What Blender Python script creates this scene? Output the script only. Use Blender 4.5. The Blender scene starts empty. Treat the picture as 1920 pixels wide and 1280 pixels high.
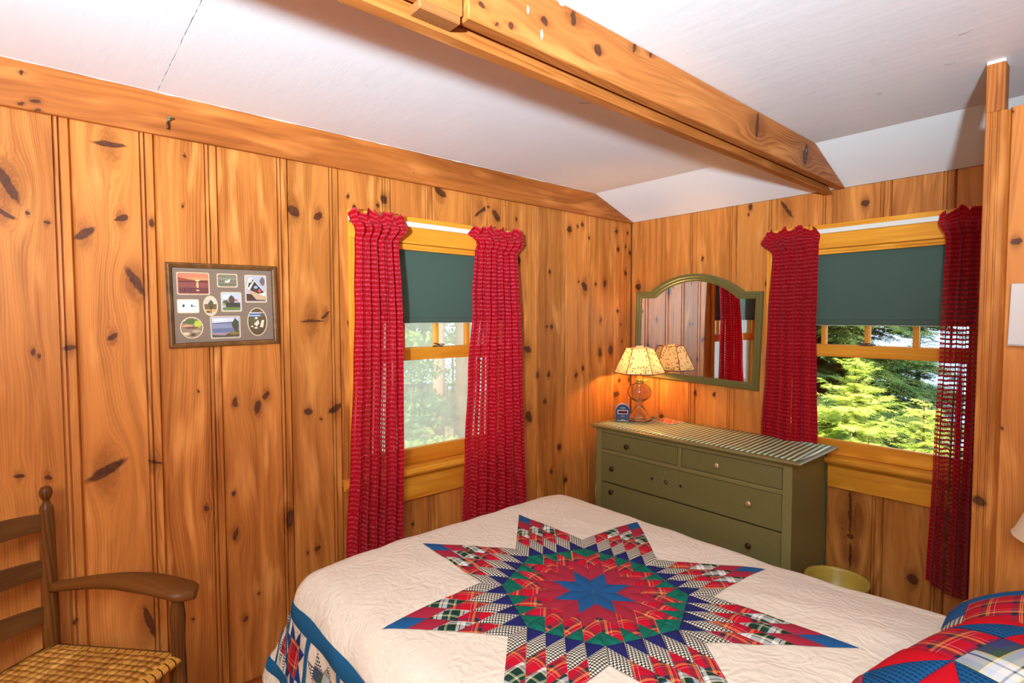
import bpy, bmesh, math, random
import numpy as np
from mathutils import Matrix, Vector
random.seed(7)
S = bpy.context.scene
COL = S.collection
PI = math.pi
R = math.radians

# ------------------------------------------------------------------ camera
cd = bpy.data.cameras.new('camera'); cam = bpy.data.objects.new('camera', cd); COL.objects.link(cam)
RT = (0.6558596169648664, 0.7548788986387946, -0.0024517798798010253)
UP = (-0.03127876548806073, 0.030420672956399403, 0.9990476572648684)
FW = (-0.7542345799976566, 0.6551583251754952, -0.043563370955406015)
CAM = (2.3495, -3.1753, 1.5)
cam.matrix_world = Matrix(((RT[0], UP[0], -FW[0], CAM[0]), (RT[1], UP[1], -FW[1], CAM[1]),
                           (RT[2], UP[2], -FW[2], CAM[2]), (0, 0, 0, 1)))
cd.sensor_width = 36.0; cd.lens = 36.0 * 1003.75 / 1920; cd.clip_start = 0.02; cd.clip_end = 600
S.camera = cam
# ------------------------------------------------------------------ world, light, exposure
S.view_settings.view_transform = 'Standard'; S.view_settings.look = 'None'
S.view_settings.exposure = 0.1; S.view_settings.gamma = 1.0; S.view_settings.use_curve_mapping = False
W = bpy.data.worlds.new('world'); S.world = W; W.use_nodes = True
bg = W.node_tree.nodes['Background']; bg.inputs[0].default_value = (0.78, 0.9, 1.0, 1); bg.inputs[1].default_value = 2.2
def light(name, kind, loc, energy, color, size=0.1, sizey=None, target=None):
    l = bpy.data.lights.new(name, kind); o = bpy.data.objects.new(name, l); COL.objects.link(o)
    o.location = loc; l.energy = energy; l.color = color
    if kind == 'AREA':
        l.size = size
        if sizey: l.shape = 'RECTANGLE'; l.size_y = sizey
        else: l.shape = 'DISK'
    elif kind == 'SUN': l.angle = size
    else: l.shadow_soft_size = size
    if target: o.rotation_euler = (Vector(target) - Vector(loc)).to_track_quat('-Z', 'Y').to_euler()
    return o
light('sun', 'SUN', (3, -3, 8), 14.0, (1.0, 0.93, 0.8), R(0.6), target=(3 - .5, -3 + .62, 8 - .62))
az, el = R(43), R(36); KX, KY, KZ = 3.1, -4.6, 1.47      # lamp on a stand to the right of the viewpoint, tilted at the ceiling
KEY = light('stand_lamp', 'SPOT', (KX, KY, KZ), 1850, (0.66, 0.85, 1.0), 0.085, target=(KX - math.sin(az)*math.cos(el), KY + math.cos(az)*math.cos(el), KZ + math.sin(el)))
KEY.data.spot_size = R(98); KEY.data.spot_blend = 1.0
light('camera_flash', 'POINT', (2.45, -3.35, 1.62), 14, (0.9, 0.95, 1.0), 0.02)
FILL = light('warm_fill_light', 'AREA', (3.1, -4.9, 2.28), 70, (1.0, 0.79, 0.53), 1.6, 1.2, target=(0.6, -1.2, .5))  # added warm fill from above and behind, not a fixture of the room

# ------------------------------------------------------------------ object helpers
def link(o): COL.objects.link(o); return o
def thing(name, label, cat, loc=(0, 0, 0), rotz=0, group=None):
    o = link(bpy.data.objects.new(name, None)); o.location = loc; o.rotation_euler = (0, 0, rotz)
    o.empty_display_size = .05
    o['label'] = label; o['category'] = cat
    if group: o['group'] = group
    return o
def tag(o, label, cat, group=None):
    o['label'] = label; o['category'] = cat
    if group: o['group'] = group
    return o
def struct_empty(name, label, loc=(0, 0, 0), rotz=0):
    o = link(bpy.data.objects.new(name, None)); o.location = loc; o.rotation_euler = (0, 0, rotz)
    o['kind'] = 'structure'; o['label'] = label; o.empty_display_size = .05
    return o
class MB:
    def __init__(s): s.v = []; s.f = []; s.m = []; s.uv = []; s.sm = []
    def face(s, pts, uvs=None, mi=0, smooth=False):
        b = len(s.v); s.v += [tuple(p) for p in pts]; s.f.append(tuple(range(b, b + len(pts))))
        s.uv += list(uvs) if uvs else [(p[0], p[1]) for p in pts]; s.m.append(mi); s.sm.append(smooth)
    def box(s, a, b, along=2, mi=0, off=0.0):
        x0, y0, z0 = [min(a[i], b[i]) for i in range(3)]; x1, y1, z1 = [max(a[i], b[i]) for i in range(3)]
        P = [(x0,y0,z0),(x1,y0,z0),(x1,y1,z0),(x0,y1,z0),(x0,y0,z1),(x1,y0,z1),(x1,y1,z1),(x0,y1,z1)]
        o = [i for i in range(3) if i != along]
        for q in ((3,2,1,0),(4,5,6,7),(0,1,5,4),(1,2,6,5),(2,3,7,6),(3,0,4,7)):
            pts = [P[i] for i in q]
            s.face(pts, [(p[o[0]] + .83 * p[o[1]] + off, p[along]) for p in pts], mi)
    def prism(s, poly, axis, a, b, along=1, mi=0, off=0.0, smooth=False):
        """poly: 2D points in the other two axes (in axis order), extruded along axis from a to b"""
        o = [i for i in range(3) if i != axis]; n = len(poly)
        def P(q, t):
            r = [0, 0, 0]; r[o[0]] = q[0]; r[o[1]] = q[1]; r[axis] = t; return r
        ao = [i for i in range(3) if i != along]
        def U(p): return (p[ao[0]] + .83 * p[ao[1]] + off, p[along])
        for t, rev in ((a, 0), (b, 1)):
            pts = [P(q, t) for q in (poly if not rev else poly[::-1])]; s.face(pts, [U(p) for p in pts], mi)
        for i in range(n):
            q, r = poly[i], poly[(i + 1) % n]
            pts = [P(q, a), P(q, b), P(r, b), P(r, a)]; s.face(pts, [U(p) for p in pts], mi, smooth)
    def loft(s, rings, cap=True, mi=0, smooth=True, vs=None, closed=True):
        n = len(rings[0]); b = len(s.v)
        acc = 0.0
        for k, r in enumerate(rings): s.v += [tuple(p) for p in r]
        L = [0.0]
        for k in range(1, len(rings)):
            L.append(L[-1] + (Vector(rings[k][0]) - Vector(rings[k-1][0])).length)
        per = sum((Vector(rings[0][i]) - Vector(rings[0][i-1])).length for i in range(n)) or .01
        for k in range(len(rings) - 1):
            for i in range(n if closed else n - 1):
                j = (i + 1) % n
                s.f.append((b+k*n+i, b+k*n+j, b+(k+1)*n+j, b+(k+1)*n+i))
                u0, u1 = per * i / n, per * (i + 1) / n
                s.uv += [(u0, L[k]), (u1, L[k]), (u1, L[k+1]), (u0, L[k+1])]; s.m.append(mi); s.sm.append(smooth)
        if cap:
            for k, rev in ((0, 1), (len(rings) - 1, 0)):
                idx = [b + k*n + i for i in range(n)]
                if rev: idx = idx[::-1]
                s.f.append(tuple(idx)); s.uv += [(s.v[i][0], s.v[i][1]) for i in idx]; s.m.append(mi); s.sm.append(False)
    def tube(s, pts, rad, n=10, mi=0, cap=True):
        pts = [Vector(p) for p in pts]; rad = rad if hasattr(rad, '__len__') else [rad] * len(pts); rings = []
        ref = None
        for k, p in enumerate(pts):
            d = (pts[min(k+1, len(pts)-1)] - pts[max(k-1, 0)]).normalized()
            if ref is None: ref = Vector((1, 0, 0)) if abs(d.x) < .8 else Vector((0, 1, 0))
            a = d.cross(ref).normalized(); bb = d.cross(a).normalized(); ref = -bb if False else ref
            rings.append([p + a * rad[k] * math.cos(2*PI*i/n) + bb * rad[k] * math.sin(2*PI*i/n) for i in range(n)])
        s.loft(rings, cap, mi)
    def lathe(s, prof, n=24, c=(0, 0, 0), mi=0, cap=False, ph=0.0, smooth=True):
        s.loft([[(c[0] + r*math.cos(2*PI*i/n+ph), c[1] + r*math.sin(2*PI*i/n+ph), c[2] + z) for i in range(n)] for r, z in prof], cap, mi, smooth)
    def build(s, name, mats, parent=None, bevel=0, bseg=1, weld=True, subsurf=0):
        me = bpy.data.meshes.new(name); me.from_pydata(s.v, [], s.f)
        uv = me.uv_layers.new(name='UVMap'); uv.data.foreach_set('uv', np.array(s.uv, dtype=np.float32).ravel())
        me.polygons.foreach_set('material_index', s.m); me.polygons.foreach_set('use_smooth', s.sm)
        for m in (mats if isinstance(mats, (list, tuple)) else [mats]): me.materials.append(m)
        if weld:
            bm = bmesh.new(); bm.from_mesh(me); bmesh.ops.remove_doubles(bm, verts=bm.verts, dist=1e-5)
            bmesh.ops.recalc_face_normals(bm, faces=bm.faces); bm.to_mesh(me); bm.free()
        me.update()
        o = link(bpy.data.objects.new(name, me))
        if parent: o.parent = parent
        if bevel:
            md = o.modifiers.new('bevel', 'BEVEL'); md.width = bevel; md.segments = bseg; md.limit_method = 'ANGLE'; md.angle_limit = R(40)
        if subsurf:
            md = o.modifiers.new('smooth', 'SUBSURF'); md.levels = subsurf; md.render_levels = subsurf
        return o
def bulk(name, V, F, mat, parent=None, uv=None, smooth=False):
    """big mesh from numpy arrays; F is (n,3) or (n,4)"""
    V = np.asarray(V, np.float32); F = np.asarray(F, np.int32); me = bpy.data.meshes.new(name)
    k = F.shape[1]; me.vertices.add(len(V)); me.vertices.foreach_set('co', V.ravel())
    me.loops.add(F.size); me.loops.foreach_set('vertex_index', F.ravel())
    me.polygons.add(len(F)); me.polygons.foreach_set('loop_start', np.arange(len(F), dtype=np.int32) * k)
    me.polygons.foreach_set('loop_total', np.full(len(F), k, np.int32))
    me.update(calc_edges=True); me.validate()
    if uv is not None:
        l = me.uv_layers.new(name='UVMap'); l.data.foreach_set('uv', np.asarray(uv, np.float32)[F.ravel()].ravel())
    if smooth: me.polygons.foreach_set('use_smooth', np.ones(len(F), bool))
    me.materials.append(mat); o = link(bpy.data.objects.new(name, me))
    if parent: o.parent = parent
    return o

# ------------------------------------------------------------------ material helpers
class NT:
    def __init__(s, name):
        s.m = bpy.data.materials.new(name); s.m.use_nodes = True; s.t = s.m.node_tree; s.t.nodes.clear()
        s.out = s.t.nodes.new('ShaderNodeOutputMaterial')
    def n(s, typ, ins=None, **props):
        nd = s.t.nodes.new(typ)
        for k, v in props.items(): setattr(nd, k, v)
        for k, v in (ins or {}).items(): s.set(nd.inputs[k], v)
        return nd
    def set(s, sock, v):
        if isinstance(v, bpy.types.NodeSocket): s.t.links.new(v, sock)
        elif isinstance(v, bpy.types.Node): s.t.links.new(v.outputs[0], sock)
        else:
            if isinstance(v, (tuple, list)) and len(v) == 3 and sock.type == 'RGBA': v = (*v, 1)
            sock.default_value = v
    def math(s, op, a, b=0.0, c=None, clamp=False):
        nd = s.n('ShaderNodeMath', {0: a, 1: b}, operation=op, use_clamp=clamp)
        if c is not None: s.set(nd.inputs[2], c)
        return nd.outputs[0]
    def mix(s, f, a, b, blend='MIX'):
        nd = s.n('ShaderNodeMix', data_type='RGBA', blend_type=blend)
        s.set(nd.inputs[0], f); s.set(nd.inputs[6], a); s.set(nd.inputs[7], b); return nd.outputs[2]
    def step(s, x, lo, hi):
        return s.n('ShaderNodeMapRange', {0: x, 1: lo, 2: hi, 3: 0.0, 4: 1.0}, interpolation_type='SMOOTHSTEP').outputs[0]
    def noise(s, vec, scale, detail=2, rough=.5, dist=0.0):
        return s.n('ShaderNodeTexNoise', {'Vector': vec, 'Scale': scale, 'Detail': detail, 'Roughness': rough, 'Distortion': dist}).outputs[0]
    def uv(s):
        return s.n('ShaderNodeUVMap', uv_map='UVMap').outputs[0]
    def xyz(s, v):
        nd = s.n('ShaderNodeSeparateXYZ', {0: v}); return nd.outputs[0], nd.outputs[1], nd.outputs[2]
    def comb(s, x, y, z=0.0): return s.n('ShaderNodeCombineXYZ', {0: x, 1: y, 2: z}).outputs[0]
    def ramp(s, f, stops, const=False):
        nd = s.n('ShaderNodeValToRGB', {0: f}); cr = nd.color_ramp
        if const: cr.interpolation = 'CONSTANT'
        while len(cr.elements) < len(stops): cr.elements.new(.5)
        for e, (p, c) in zip(cr.elements, stops): e.position = p; e.color = (*c, 1)
        return nd.outputs[0]
    def bump(s, h, strength=.2, dist=.005):
        return s.n('ShaderNodeBump', {'Height': h, 'Strength': strength, 'Distance': dist}).outputs[0]
    def pbr(s, color, rough=.5, spec=.5, normal=None, metal=0.0, **kw):
        nd = s.n('ShaderNodeBsdfPrincipled', {'Base Color': color, 'Roughness': rough, 'Specular IOR Level': spec, 'Metallic': metal})
        if normal is not None: s.set(nd.inputs['Normal'], normal)
        for k, v in kw.items(): s.set(nd.inputs[k.replace('_', ' ')], v)
        s.t.links.new(nd.outputs[0], s.out.inputs[0]); return nd
    def rand(s): return s.n('ShaderNodeObjectInfo').outputs['Random']
def srgb(r, g, b):
    f = lambda c: (c/255/12.92) if c/255 <= .04045 else ((c/255+.055)/1.055)**2.4
    return (f(r), f(g), f(b))
def plain(name, color, rough=.5, spec=.5, metal=0.0, **kw):
    t = NT(name); t.pbr(color, rough, spec, metal=metal, **kw); return t.m

# knot group: warps the grain round an elliptical knot and returns a mask
KG = bpy.data.node_groups.new('knot', 'ShaderNodeTree')
for nm, st in (('P', 'NodeSocketVector'), ('C', 'NodeSocketVector'), ('A', 'NodeSocketFloat'), ('B', 'NodeSocketFloat'), ('Ang', 'NodeSocketFloat'), ('F', 'NodeSocketFloat'), ('M', 'NodeSocketFloat'), ('H', 'NodeSocketFloat')):
    KG.interface.new_socket(nm, in_out='INPUT', socket_type=st)
for nm in ('F', 'M', 'H'): KG.interface.new_socket(nm, in_out='OUTPUT', socket_type='NodeSocketFloat')
def _kg():
    N = KG.nodes; L = KG.links; gi = N.new('NodeGroupInput'); go = N.new('NodeGroupOutput')
    def mth(op, a, b=0.0, c=None):
        nd = N.new('ShaderNodeMath'); nd.operation = op
        for i, v in enumerate((a, b, c)):
            if v is None: continue
            if isinstance(v, (int, float)): nd.inputs[i].default_value = v
            else: L.new(v, nd.inputs[i])
        return nd.outputs[0]
    sub = N.new('ShaderNodeVectorMath'); sub.operation = 'SUBTRACT'; L.new(gi.outputs['P'], sub.inputs[0]); L.new(gi.outputs['C'], sub.inputs[1])
    sp = N.new('ShaderNodeSeparateXYZ'); L.new(sub.outputs[0], sp.inputs[0]); du, dv = sp.outputs[0], sp.outputs[1]
    c, s_ = mth('COSINE', gi.outputs['Ang']), mth('SINE', gi.outputs['Ang'])
    p = mth('ADD', mth('MULTIPLY', du, c), mth('MULTIPLY', dv, s_)); q = mth('SUBTRACT', mth('MULTIPLY', dv, c), mth('MULTIPLY', du, s_))
    pa, qb = mth('DIVIDE', p, gi.outputs['A']), mth('DIVIDE', q, gi.outputs['B'])
    e2 = mth('ADD', mth('MULTIPLY', pa, pa), mth('MULTIPLY', qb, qb)); e = mth('SQRT', e2)
    # grain flows round the knot, stretched along the board
    rr = mth('MULTIPLY', mth('ADD', gi.outputs['A'], gi.outputs['B']), .62)
    ru, rv = mth('DIVIDE', du, rr), mth('DIVIDE', dv, mth('MULTIPLY', rr, 2.1))
    g2 = mth('ADD', mth('MULTIPLY', ru, ru), mth('MULTIPLY', rv, rv))
    sh = mth('DIVIDE', mth('MULTIPLY', du, -1.1), mth('ADD', g2, .5))
    L.new(mth('ADD', gi.outputs['F'], sh), go.inputs['F'])
    mr = N.new('ShaderNodeMapRange'); mr.interpolation_type = 'SMOOTHSTEP'
    for i, v in ((1, 1.2), (2, .62), (3, 0.0), (4, 1.0)): mr.inputs[i].default_value = v
    L.new(e, mr.inputs[0]); L.new(mth('MAXIMUM', gi.outputs['M'], mr.outputs[0]), go.inputs['M'])
    h = mth('DIVIDE', 1.0, mth('ADD', mth('MULTIPLY', g2, g2), 1.0)); L.new(mth('MAXIMUM', gi.outputs['H'], h), go.inputs['H'])
_kg()
def wood(name, light, dark, knots=(), ring=.0078, rough=.42, contrast=.34, knotc=((.030, .008, .004), (.15, .042, .016)), spec=.2, var=.18, streak=.35, bump=.10, coat=0.0):
    t = NT(name); uv = t.uv(); u, v, _ = t.xyz(uv); rnd = t.rand(); z = t.math('MULTIPLY', rnd, 37.0)
    wn = t.noise(t.comb(t.math('MULTIPLY', u, 3.2), t.math('MULTIPLY', v, .55), z), 1.0, 2, .5)
    w2 = t.noise(t.comb(t.math('MULTIPLY', u, 14.0), t.math('MULTIPLY', v, 2.2), z), 1.0, 2, .5)
    F = t.math('ADD', u, t.math('MULTIPLY', t.math('SUBTRACT', wn, .5), .20)); F = t.math('ADD', F, t.math('MULTIPLY', t.math('SUBTRACT', w2, .5), .016))
    M, H = 0.0, 0.0
    if knots: kuv = t.n('ShaderNodeVectorMath', {0: uv, 1: t.n('ShaderNodeVectorMath', {0: t.n('ShaderNodeVectorMath', {0: t.n('ShaderNodeTexNoise', {'Vector': uv, 'Scale': 38.0, 'Detail': 2}).outputs[1], 1: (.5, .5, .5)}, operation='SUBTRACT').outputs[0], 1: (.018, .018, 0)}, operation='MULTIPLY').outputs[0]}, operation='ADD').outputs[0]
    for (kx, ky, a, b, ang) in knots:
        g = t.n('ShaderNodeGroup'); g.node_tree = KG
        t.set(g.inputs['P'], kuv); g.inputs['C'].default_value = (kx, ky, 0); g.inputs['A'].default_value = a; g.inputs['B'].default_value = b; g.inputs['Ang'].default_value = R(ang)
        t.set(g.inputs['F'], F); t.set(g.inputs['M'], M); t.set(g.inputs['H'], H); F, M, H = g.outputs[0], g.outputs[1], g.outputs[2]
    # growth rings: early/late wood whose spacing swells across the board, under broad pale streaks of painted-in sheen
    sp = t.noise(t.comb(t.math('MULTIPLY', u, 4.0), t.math('MULTIPLY', v, .25), z), 1.0, 1)
    x = t.math('ADD', t.math('DIVIDE', F, ring), t.math('MULTIPLY', sp, 16.0))
    fr = t.math('FRACT', x); late = t.math('MULTIPLY', t.step(fr, .15, .85), t.step(fr, 1.0, .88))
    amp = t.step(t.noise(t.comb(t.math('MULTIPLY', u, 8.0), t.math('MULTIPLY', v, .9), z), 1.0, 2), .38, .72)
    fine = t.noise(t.comb(t.math('MULTIPLY', F, 240.0), t.math('MULTIPLY', v, 5.0), z), 1.0, 2)
    mid = t.noise(t.comb(t.math('MULTIPLY', F, 38.0), t.math('MULTIPLY', v, 1.1), z), 1.0, 3, .6)
    big = t.noise(t.comb(t.math('MULTIPLY', F, 9.0), t.math('MULTIPLY', v, 1.2), t.math('ADD', z, 9.0)), 1.0, 3)
    sheen = t.noise(t.comb(t.math('MULTIPLY', F, 24.0), t.math('MULTIPLY', v, 3.2), t.math('ADD', z, 4.0)), 1.0, 2, .5)
    f = t.math('MULTIPLY', t.math('MULTIPLY', late, contrast), t.math('ADD', t.math('MULTIPLY', amp, .85), .15))
    f = t.math('ADD', f, t.math('MULTIPLY', t.math('SUBTRACT', fine, .5), streak)); f = t.math('ADD', f, t.math('MULTIPLY', t.math('SUBTRACT', big, .42), 1.0)); f = t.math('ADD', f, t.math('MULTIPLY', t.math('SUBTRACT', mid, .5), 1.35))
    f = t.math('ADD', f, t.math('ADD', .16, t.math('MULTIPLY', t.math('SUBTRACT', rnd, .5), var * 2)), clamp=True)
    c = t.mix(f, light, dark)
    pale = tuple(min(1, q * k) for q, k in zip(light, (1.18, 1.34, 1.6)))
    c = t.mix(t.math('MULTIPLY', t.step(sheen, .50, .78), .85), c, pale)  # pale highlights of the varnish put into the wood colour
    if knots:
        mm, hh = M, H
        c = t.mix(t.math('MULTIPLY', t.math('POWER', hh, 1.8), .5), c, tuple(k * d for k, d in zip((.62, .5, .5), dark)))
        core = t.step(mm, .9, 1.0); kc = t.mix(t.math('MULTIPLY', core, t.noise(uv, 45.0, 2)), knotc[0], knotc[1])
        c = t.mix(t.math('MULTIPLY', mm, .97), c, kc)
    hgt = t.math('ADD', t.math('MULTIPLY', late, -.2), t.math('ADD', t.math('MULTIPLY', big, 1.5), t.math('MULTIPLY', sheen, 1.2)))
    t.pbr(c, t.math('ADD', rough, t.math('MULTIPLY', fine, .12)), spec, t.bump(hgt, bump, .004), Coat_Weight=coat, Coat_Roughness=.2)
    return t.m
KNOT_A=[(-3.255,1.929,0.0664,0.0127,113),(-3.211,1.843,0.0078,0.0068,7),(-3.266,1.836,0.0315,0.0082,146),(-3.164,1.819,0.0094,0.0069,7),(-3.212,1.393,0.0115,0.0069,65),(-3.198,1.378,0.0066,0.007,177),(-3.118,1.403,0.0197,0.0108,11),(-3.259,0.99,0.0142,0.0069,169),(-3.188,0.972,0.0123,0.0071,169),(-2.991,2.109,0.0532,0.0093,2),(-3.069,1.792,0.0351,0.0146,34),(-2.964,1.855,0.0234,0.0086,29),(-2.874,1.85,0.0174,0.0081,88),(-2.929,1.636,0.0568,0.0136,117),(-3.001,1.436,0.0178,0.0106,34),(-3.031,0.966,0.0689,0.0171,28),(-2.92,0.378,0.0692,0.0108,104),(-3.134,0.459,0.0108,0.0069,61),(-2.889,0.969,0.026,0.0057,158),(-2.763,2.111,0.0053,0.0058,11),(-2.776,1.925,0.0053,0.0059,8),(-2.724,0.757,0.0114,0.0103,167),(-2.781,0.333,0.0068,0.0045,3),(-2.741,1.217,0.0036,0.0062,175),(-2.612,1.164,0.0172,0.0098,89),(-2.528,1.138,0.0304,0.0148,77),(-2.493,1.181,0.0171,0.0132,59),(-2.62,0.629,0.0288,0.0085,74),(-2.594,0.264,0.0169,0.0073,56),(-2.626,0.795,0.006,0.0107,168),(-2.365,1.957,0.0313,0.0193,132),(-2.259,1.95,0.0252,0.0131,43),(-2.296,1.489,0.0515,0.007,180),(-2.236,1.517,0.0291,0.0071,39),(-2.32,1.093,0.0193,0.0136,154),(-2.2,1.092,0.0379,0.0154,29),(-2.264,1.053,0.0097,0.0048,173),(-2.405,0.637,0.0381,0.0187,79),(-2.289,0.472,0.0156,0.0105,10),(-2.334,0.466,0.0073,0.0069,164),(-2.541,0.352,0.0095,0.005,16),(-2.123,2.056,0.0077,0.0071,8),(-1.942,2.067,0.0202,0.0196,89),(-1.975,2.035,0.0111,0.0099,8),(-2.093,2.009,0.0104,0.0096,8),(-2.125,1.475,0.0173,0.0076,120),(-1.62,2.15,0.0427,0.0188,151),(-1.335,2.098,0.0113,0.0087,7),(-1.308,2.113,0.0114,0.0058,8),(-1.251,2.076,0.0393,0.019,129),(-1.364,2.082,0.0504,0.0089,38),(-1.079,1.837,0.0223,0.0163,77),(-1.099,2.073,0.0096,0.0079,77),(-1.804,0.456,0.0095,0.008,166),(-0.929,1.153,0.0163,0.0135,90),(-0.833,1.15,0.0166,0.014,90),(-0.865,0.987,0.0133,0.0138,90),(-1,0.907,0.0391,0.0239,115),(-0.808,0.536,0.0136,0.0142,90),(-1.012,1.313,0.0372,0.02,155),(-0.851,1.448,0.0138,0.0099,179),(-0.809,1.447,0.0132,0.0141,90),(-0.824,1.783,0.0131,0.0093,90),(-0.647,2.062,0.0202,0.0248,90),(-0.572,2.091,0.0102,0.0102,90),(-0.525,2.106,0.0137,0.0156,90),(-0.457,2.027,0.0105,0.0107,90),(-0.56,1.738,0.0103,0.0069,2),(-0.503,1.706,0.0355,0.0233,132),(-0.737,0.68,0.0206,0.0195,90),(-0.39,1.724,0.0107,0.011,90),(-0.295,1.732,0.0217,0.017,90),(-0.338,1.485,0.0155,0.0104,61),(-0.342,1.264,0.0327,0.0224,90),(-0.228,1.277,0.0334,0.0292,91),(-0.583,1.128,0.0174,0.0154,90),(-0.516,1.169,0.0141,0.0158,90),(-0.171,2.098,0.0147,0.0177,91),(-0.045,2.1,0.0112,0.0123,91),(-0.152,1.978,0.0148,0.0178,91),(-0.068,2.004,0.0112,0.0092,91),(-0.018,1.963,0.0151,0.0187,91),(-0.066,1.816,0.015,0.0184,91),(-0.154,1.548,0.0149,0.0179,91),(-0.117,1.45,0.0075,0.0091,91),(-0.131,1.058,0.0171,0.0161,45),(-0.014,1.053,0.0193,0.0189,91),(-0.166,0.963,0.0412,0.0192,1),(-0.104,1.333,0.0113,0.0122,91),(-0.605,0.228,0.017,0.0161,75),(-0.682,0.456,0.0212,0.0197,45)]
KNOT_B=[(0.062,1.718,0.0226,0.0227,91),(0.551,1.876,0.0134,0.0075,80),(0.964,1.699,0.0208,0.0127,50),(0.856,2.155,0.0189,0.0128,91),(0.847,2.11,0.0095,0.0064,91),(1.063,2.111,0.064,0.0108,122),(1.45,2.081,0.0192,0.0186,171),(0.514,1.009,0.0174,0.0114,91),(0.644,1.015,0.0143,0.0102,61),(1.419,0.343,0.0156,0.0137,17),(1.416,0.471,0.128,0.0075,91),(1.421,0.243,0.0721,0.0074,90),(1.692,0.215,0.025,0.0251,20),(0.26,0.823,0.0214,0.0147,8)]
KNOT_P=[(2.11,1.738,0.0137,0.01,174),(2.043,0.893,0.0206,0.0157,140),(2.094,1.143,0.0052,0.004,92),(2.039,2.288,0.0041,0.0048,161),(2.057,2.28,0.0027,0.004,161),(2.038,2.275,0.0036,0.004,8),(2.089,2.144,0.0039,0.004,164)]
KNOT_F=[(-2.405,2.212,0.0083,0.0092,90),(-2.317,2.198,0.0087,0.0084,90),(-2.363,2.186,0.0078,0.004,59),(-2.204,2.248,0.0105,0.0113,90),(-2.098,2.292,0.0213,0.0112,77),(-1.997,2.242,0.0144,0.0159,90),(-1.829,2.302,0.0207,0.0094,75),(-1.748,2.312,0.0168,0.008,83),(-1.025,2.261,0.0543,0.0133,81),(-0.543,2.24,0.0541,0.0269,70)]
KNOT_T=[(-3.212,2.282,0.0069,0.004,81),(-3.177,2.171,0.008,0.0049,14),(-3.181,2.2,0.0152,0.004,2),(-3.215,2.185,0.0074,0.004,36)]
PL, PD = srgb(208, 128, 58), srgb(126, 60, 14)       # knotty pine panelling
def board_mat(i, side, knots):
    # boards of the wall differ in tone
    rr = random.Random(side * 100 + i); k = rr.uniform(.92, 1.06); g = rr.uniform(.95, 1.05)
    return wood('pine_board', (PL[0]*k, PL[1]*k*g, PL[2]*k*g), (PD[0]*k, PD[1]*k*g, PD[2]*k*g), knots)
M_TRIM = wood('amber_pine', srgb(190, 108, 46), srgb(124, 60, 18), [(.022+.83*k[1],k[0],k[2],k[3],90-k[4]) for k in KNOT_T], ring=.02, contrast=.35)
M_BEAM = wood('beam_pine', srgb(192, 116, 54), srgb(126, 62, 20), (), ring=.013, contrast=.6)
M_SASH = wood('varnished_pine', srgb(232, 156, 50), srgb(188, 104, 18), (), ring=.012, contrast=.3, rough=.22, streak=.2)
def paint_mat():
    t = NT('white_ceiling_paint'); g = t.n('ShaderNodeTexCoord').outputs['Object']; x, y, z = t.xyz(g)
    a = t.noise(t.comb(t.math('MULTIPLY', x, 5.0), t.math('MULTIPLY', y, 22.0), z), 1.0, 4, .6); b = t.noise(g, 2.0, 2)
    spk = t.step(t.noise(g, 26.0, 2, .5), .74, .80)
    c = t.mix(b, srgb(236, 236, 235), srgb(244, 244, 243)); c = t.mix(t.math('MULTIPLY', spk, .25), c, srgb(190, 180, 172))
    t.pbr(c, .5, .35, t.bump(a, .16, .006)); return t.m
M_PAINT = paint_mat()
M_WHITE = plain('white_enamel', srgb(222, 217, 206), .35)
M_GLASS = None
def glass_mat(name, tint=(1, 1, 1), fac=.06):
    t = NT(name); tr = t.n('ShaderNodeBsdfTransparent', {0: (*tint, 1)}); gl = t.n('ShaderNodeBsdfGlossy', {'Color': (1, 1, 1, 1), 'Roughness': 0.02})
    fr = t.n('ShaderNodeFresnel', {'IOR': 1.45}); mx = t.n('ShaderNodeMixShader', {0: t.math('MULTIPLY', fr, .8), 1: tr, 2: gl}); t.t.links.new(mx.outputs[0], t.out.inputs[0]); return t.m
M_GLASS = glass_mat('window_glass')
def screen_mat():
    t = NT('dusty_insect_screen'); g = t.uv(); n = t.noise(g, 9.0, 3); u, v, _ = t.xyz(g)
    weave = t.math('MULTIPLY', t.step(t.math('SINE', t.math('MULTIPLY', u, 3000.0)), -.2, .8), .15)
    tr = t.n('ShaderNodeBsdfTransparent'); df = t.n('ShaderNodeBsdfTranslucent', {'Color': (.93, .95, .82, 1)}); d2 = t.n('ShaderNodeBsdfDiffuse', {'Color': (.93, .95, .82, 1)})
    d = t.n('ShaderNodeMixShader', {0: .25, 1: df, 2: d2})
    f = t.math('ADD', t.math('MULTIPLY', n, .25), .34)
    mx = t.n('ShaderNodeMixShader', {0: t.math('ADD', f, weave), 1: tr, 2: d}); t.t.links.new(mx.outputs[0], t.out.inputs[0]); return t.m
M_SCREEN = screen_mat()

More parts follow.
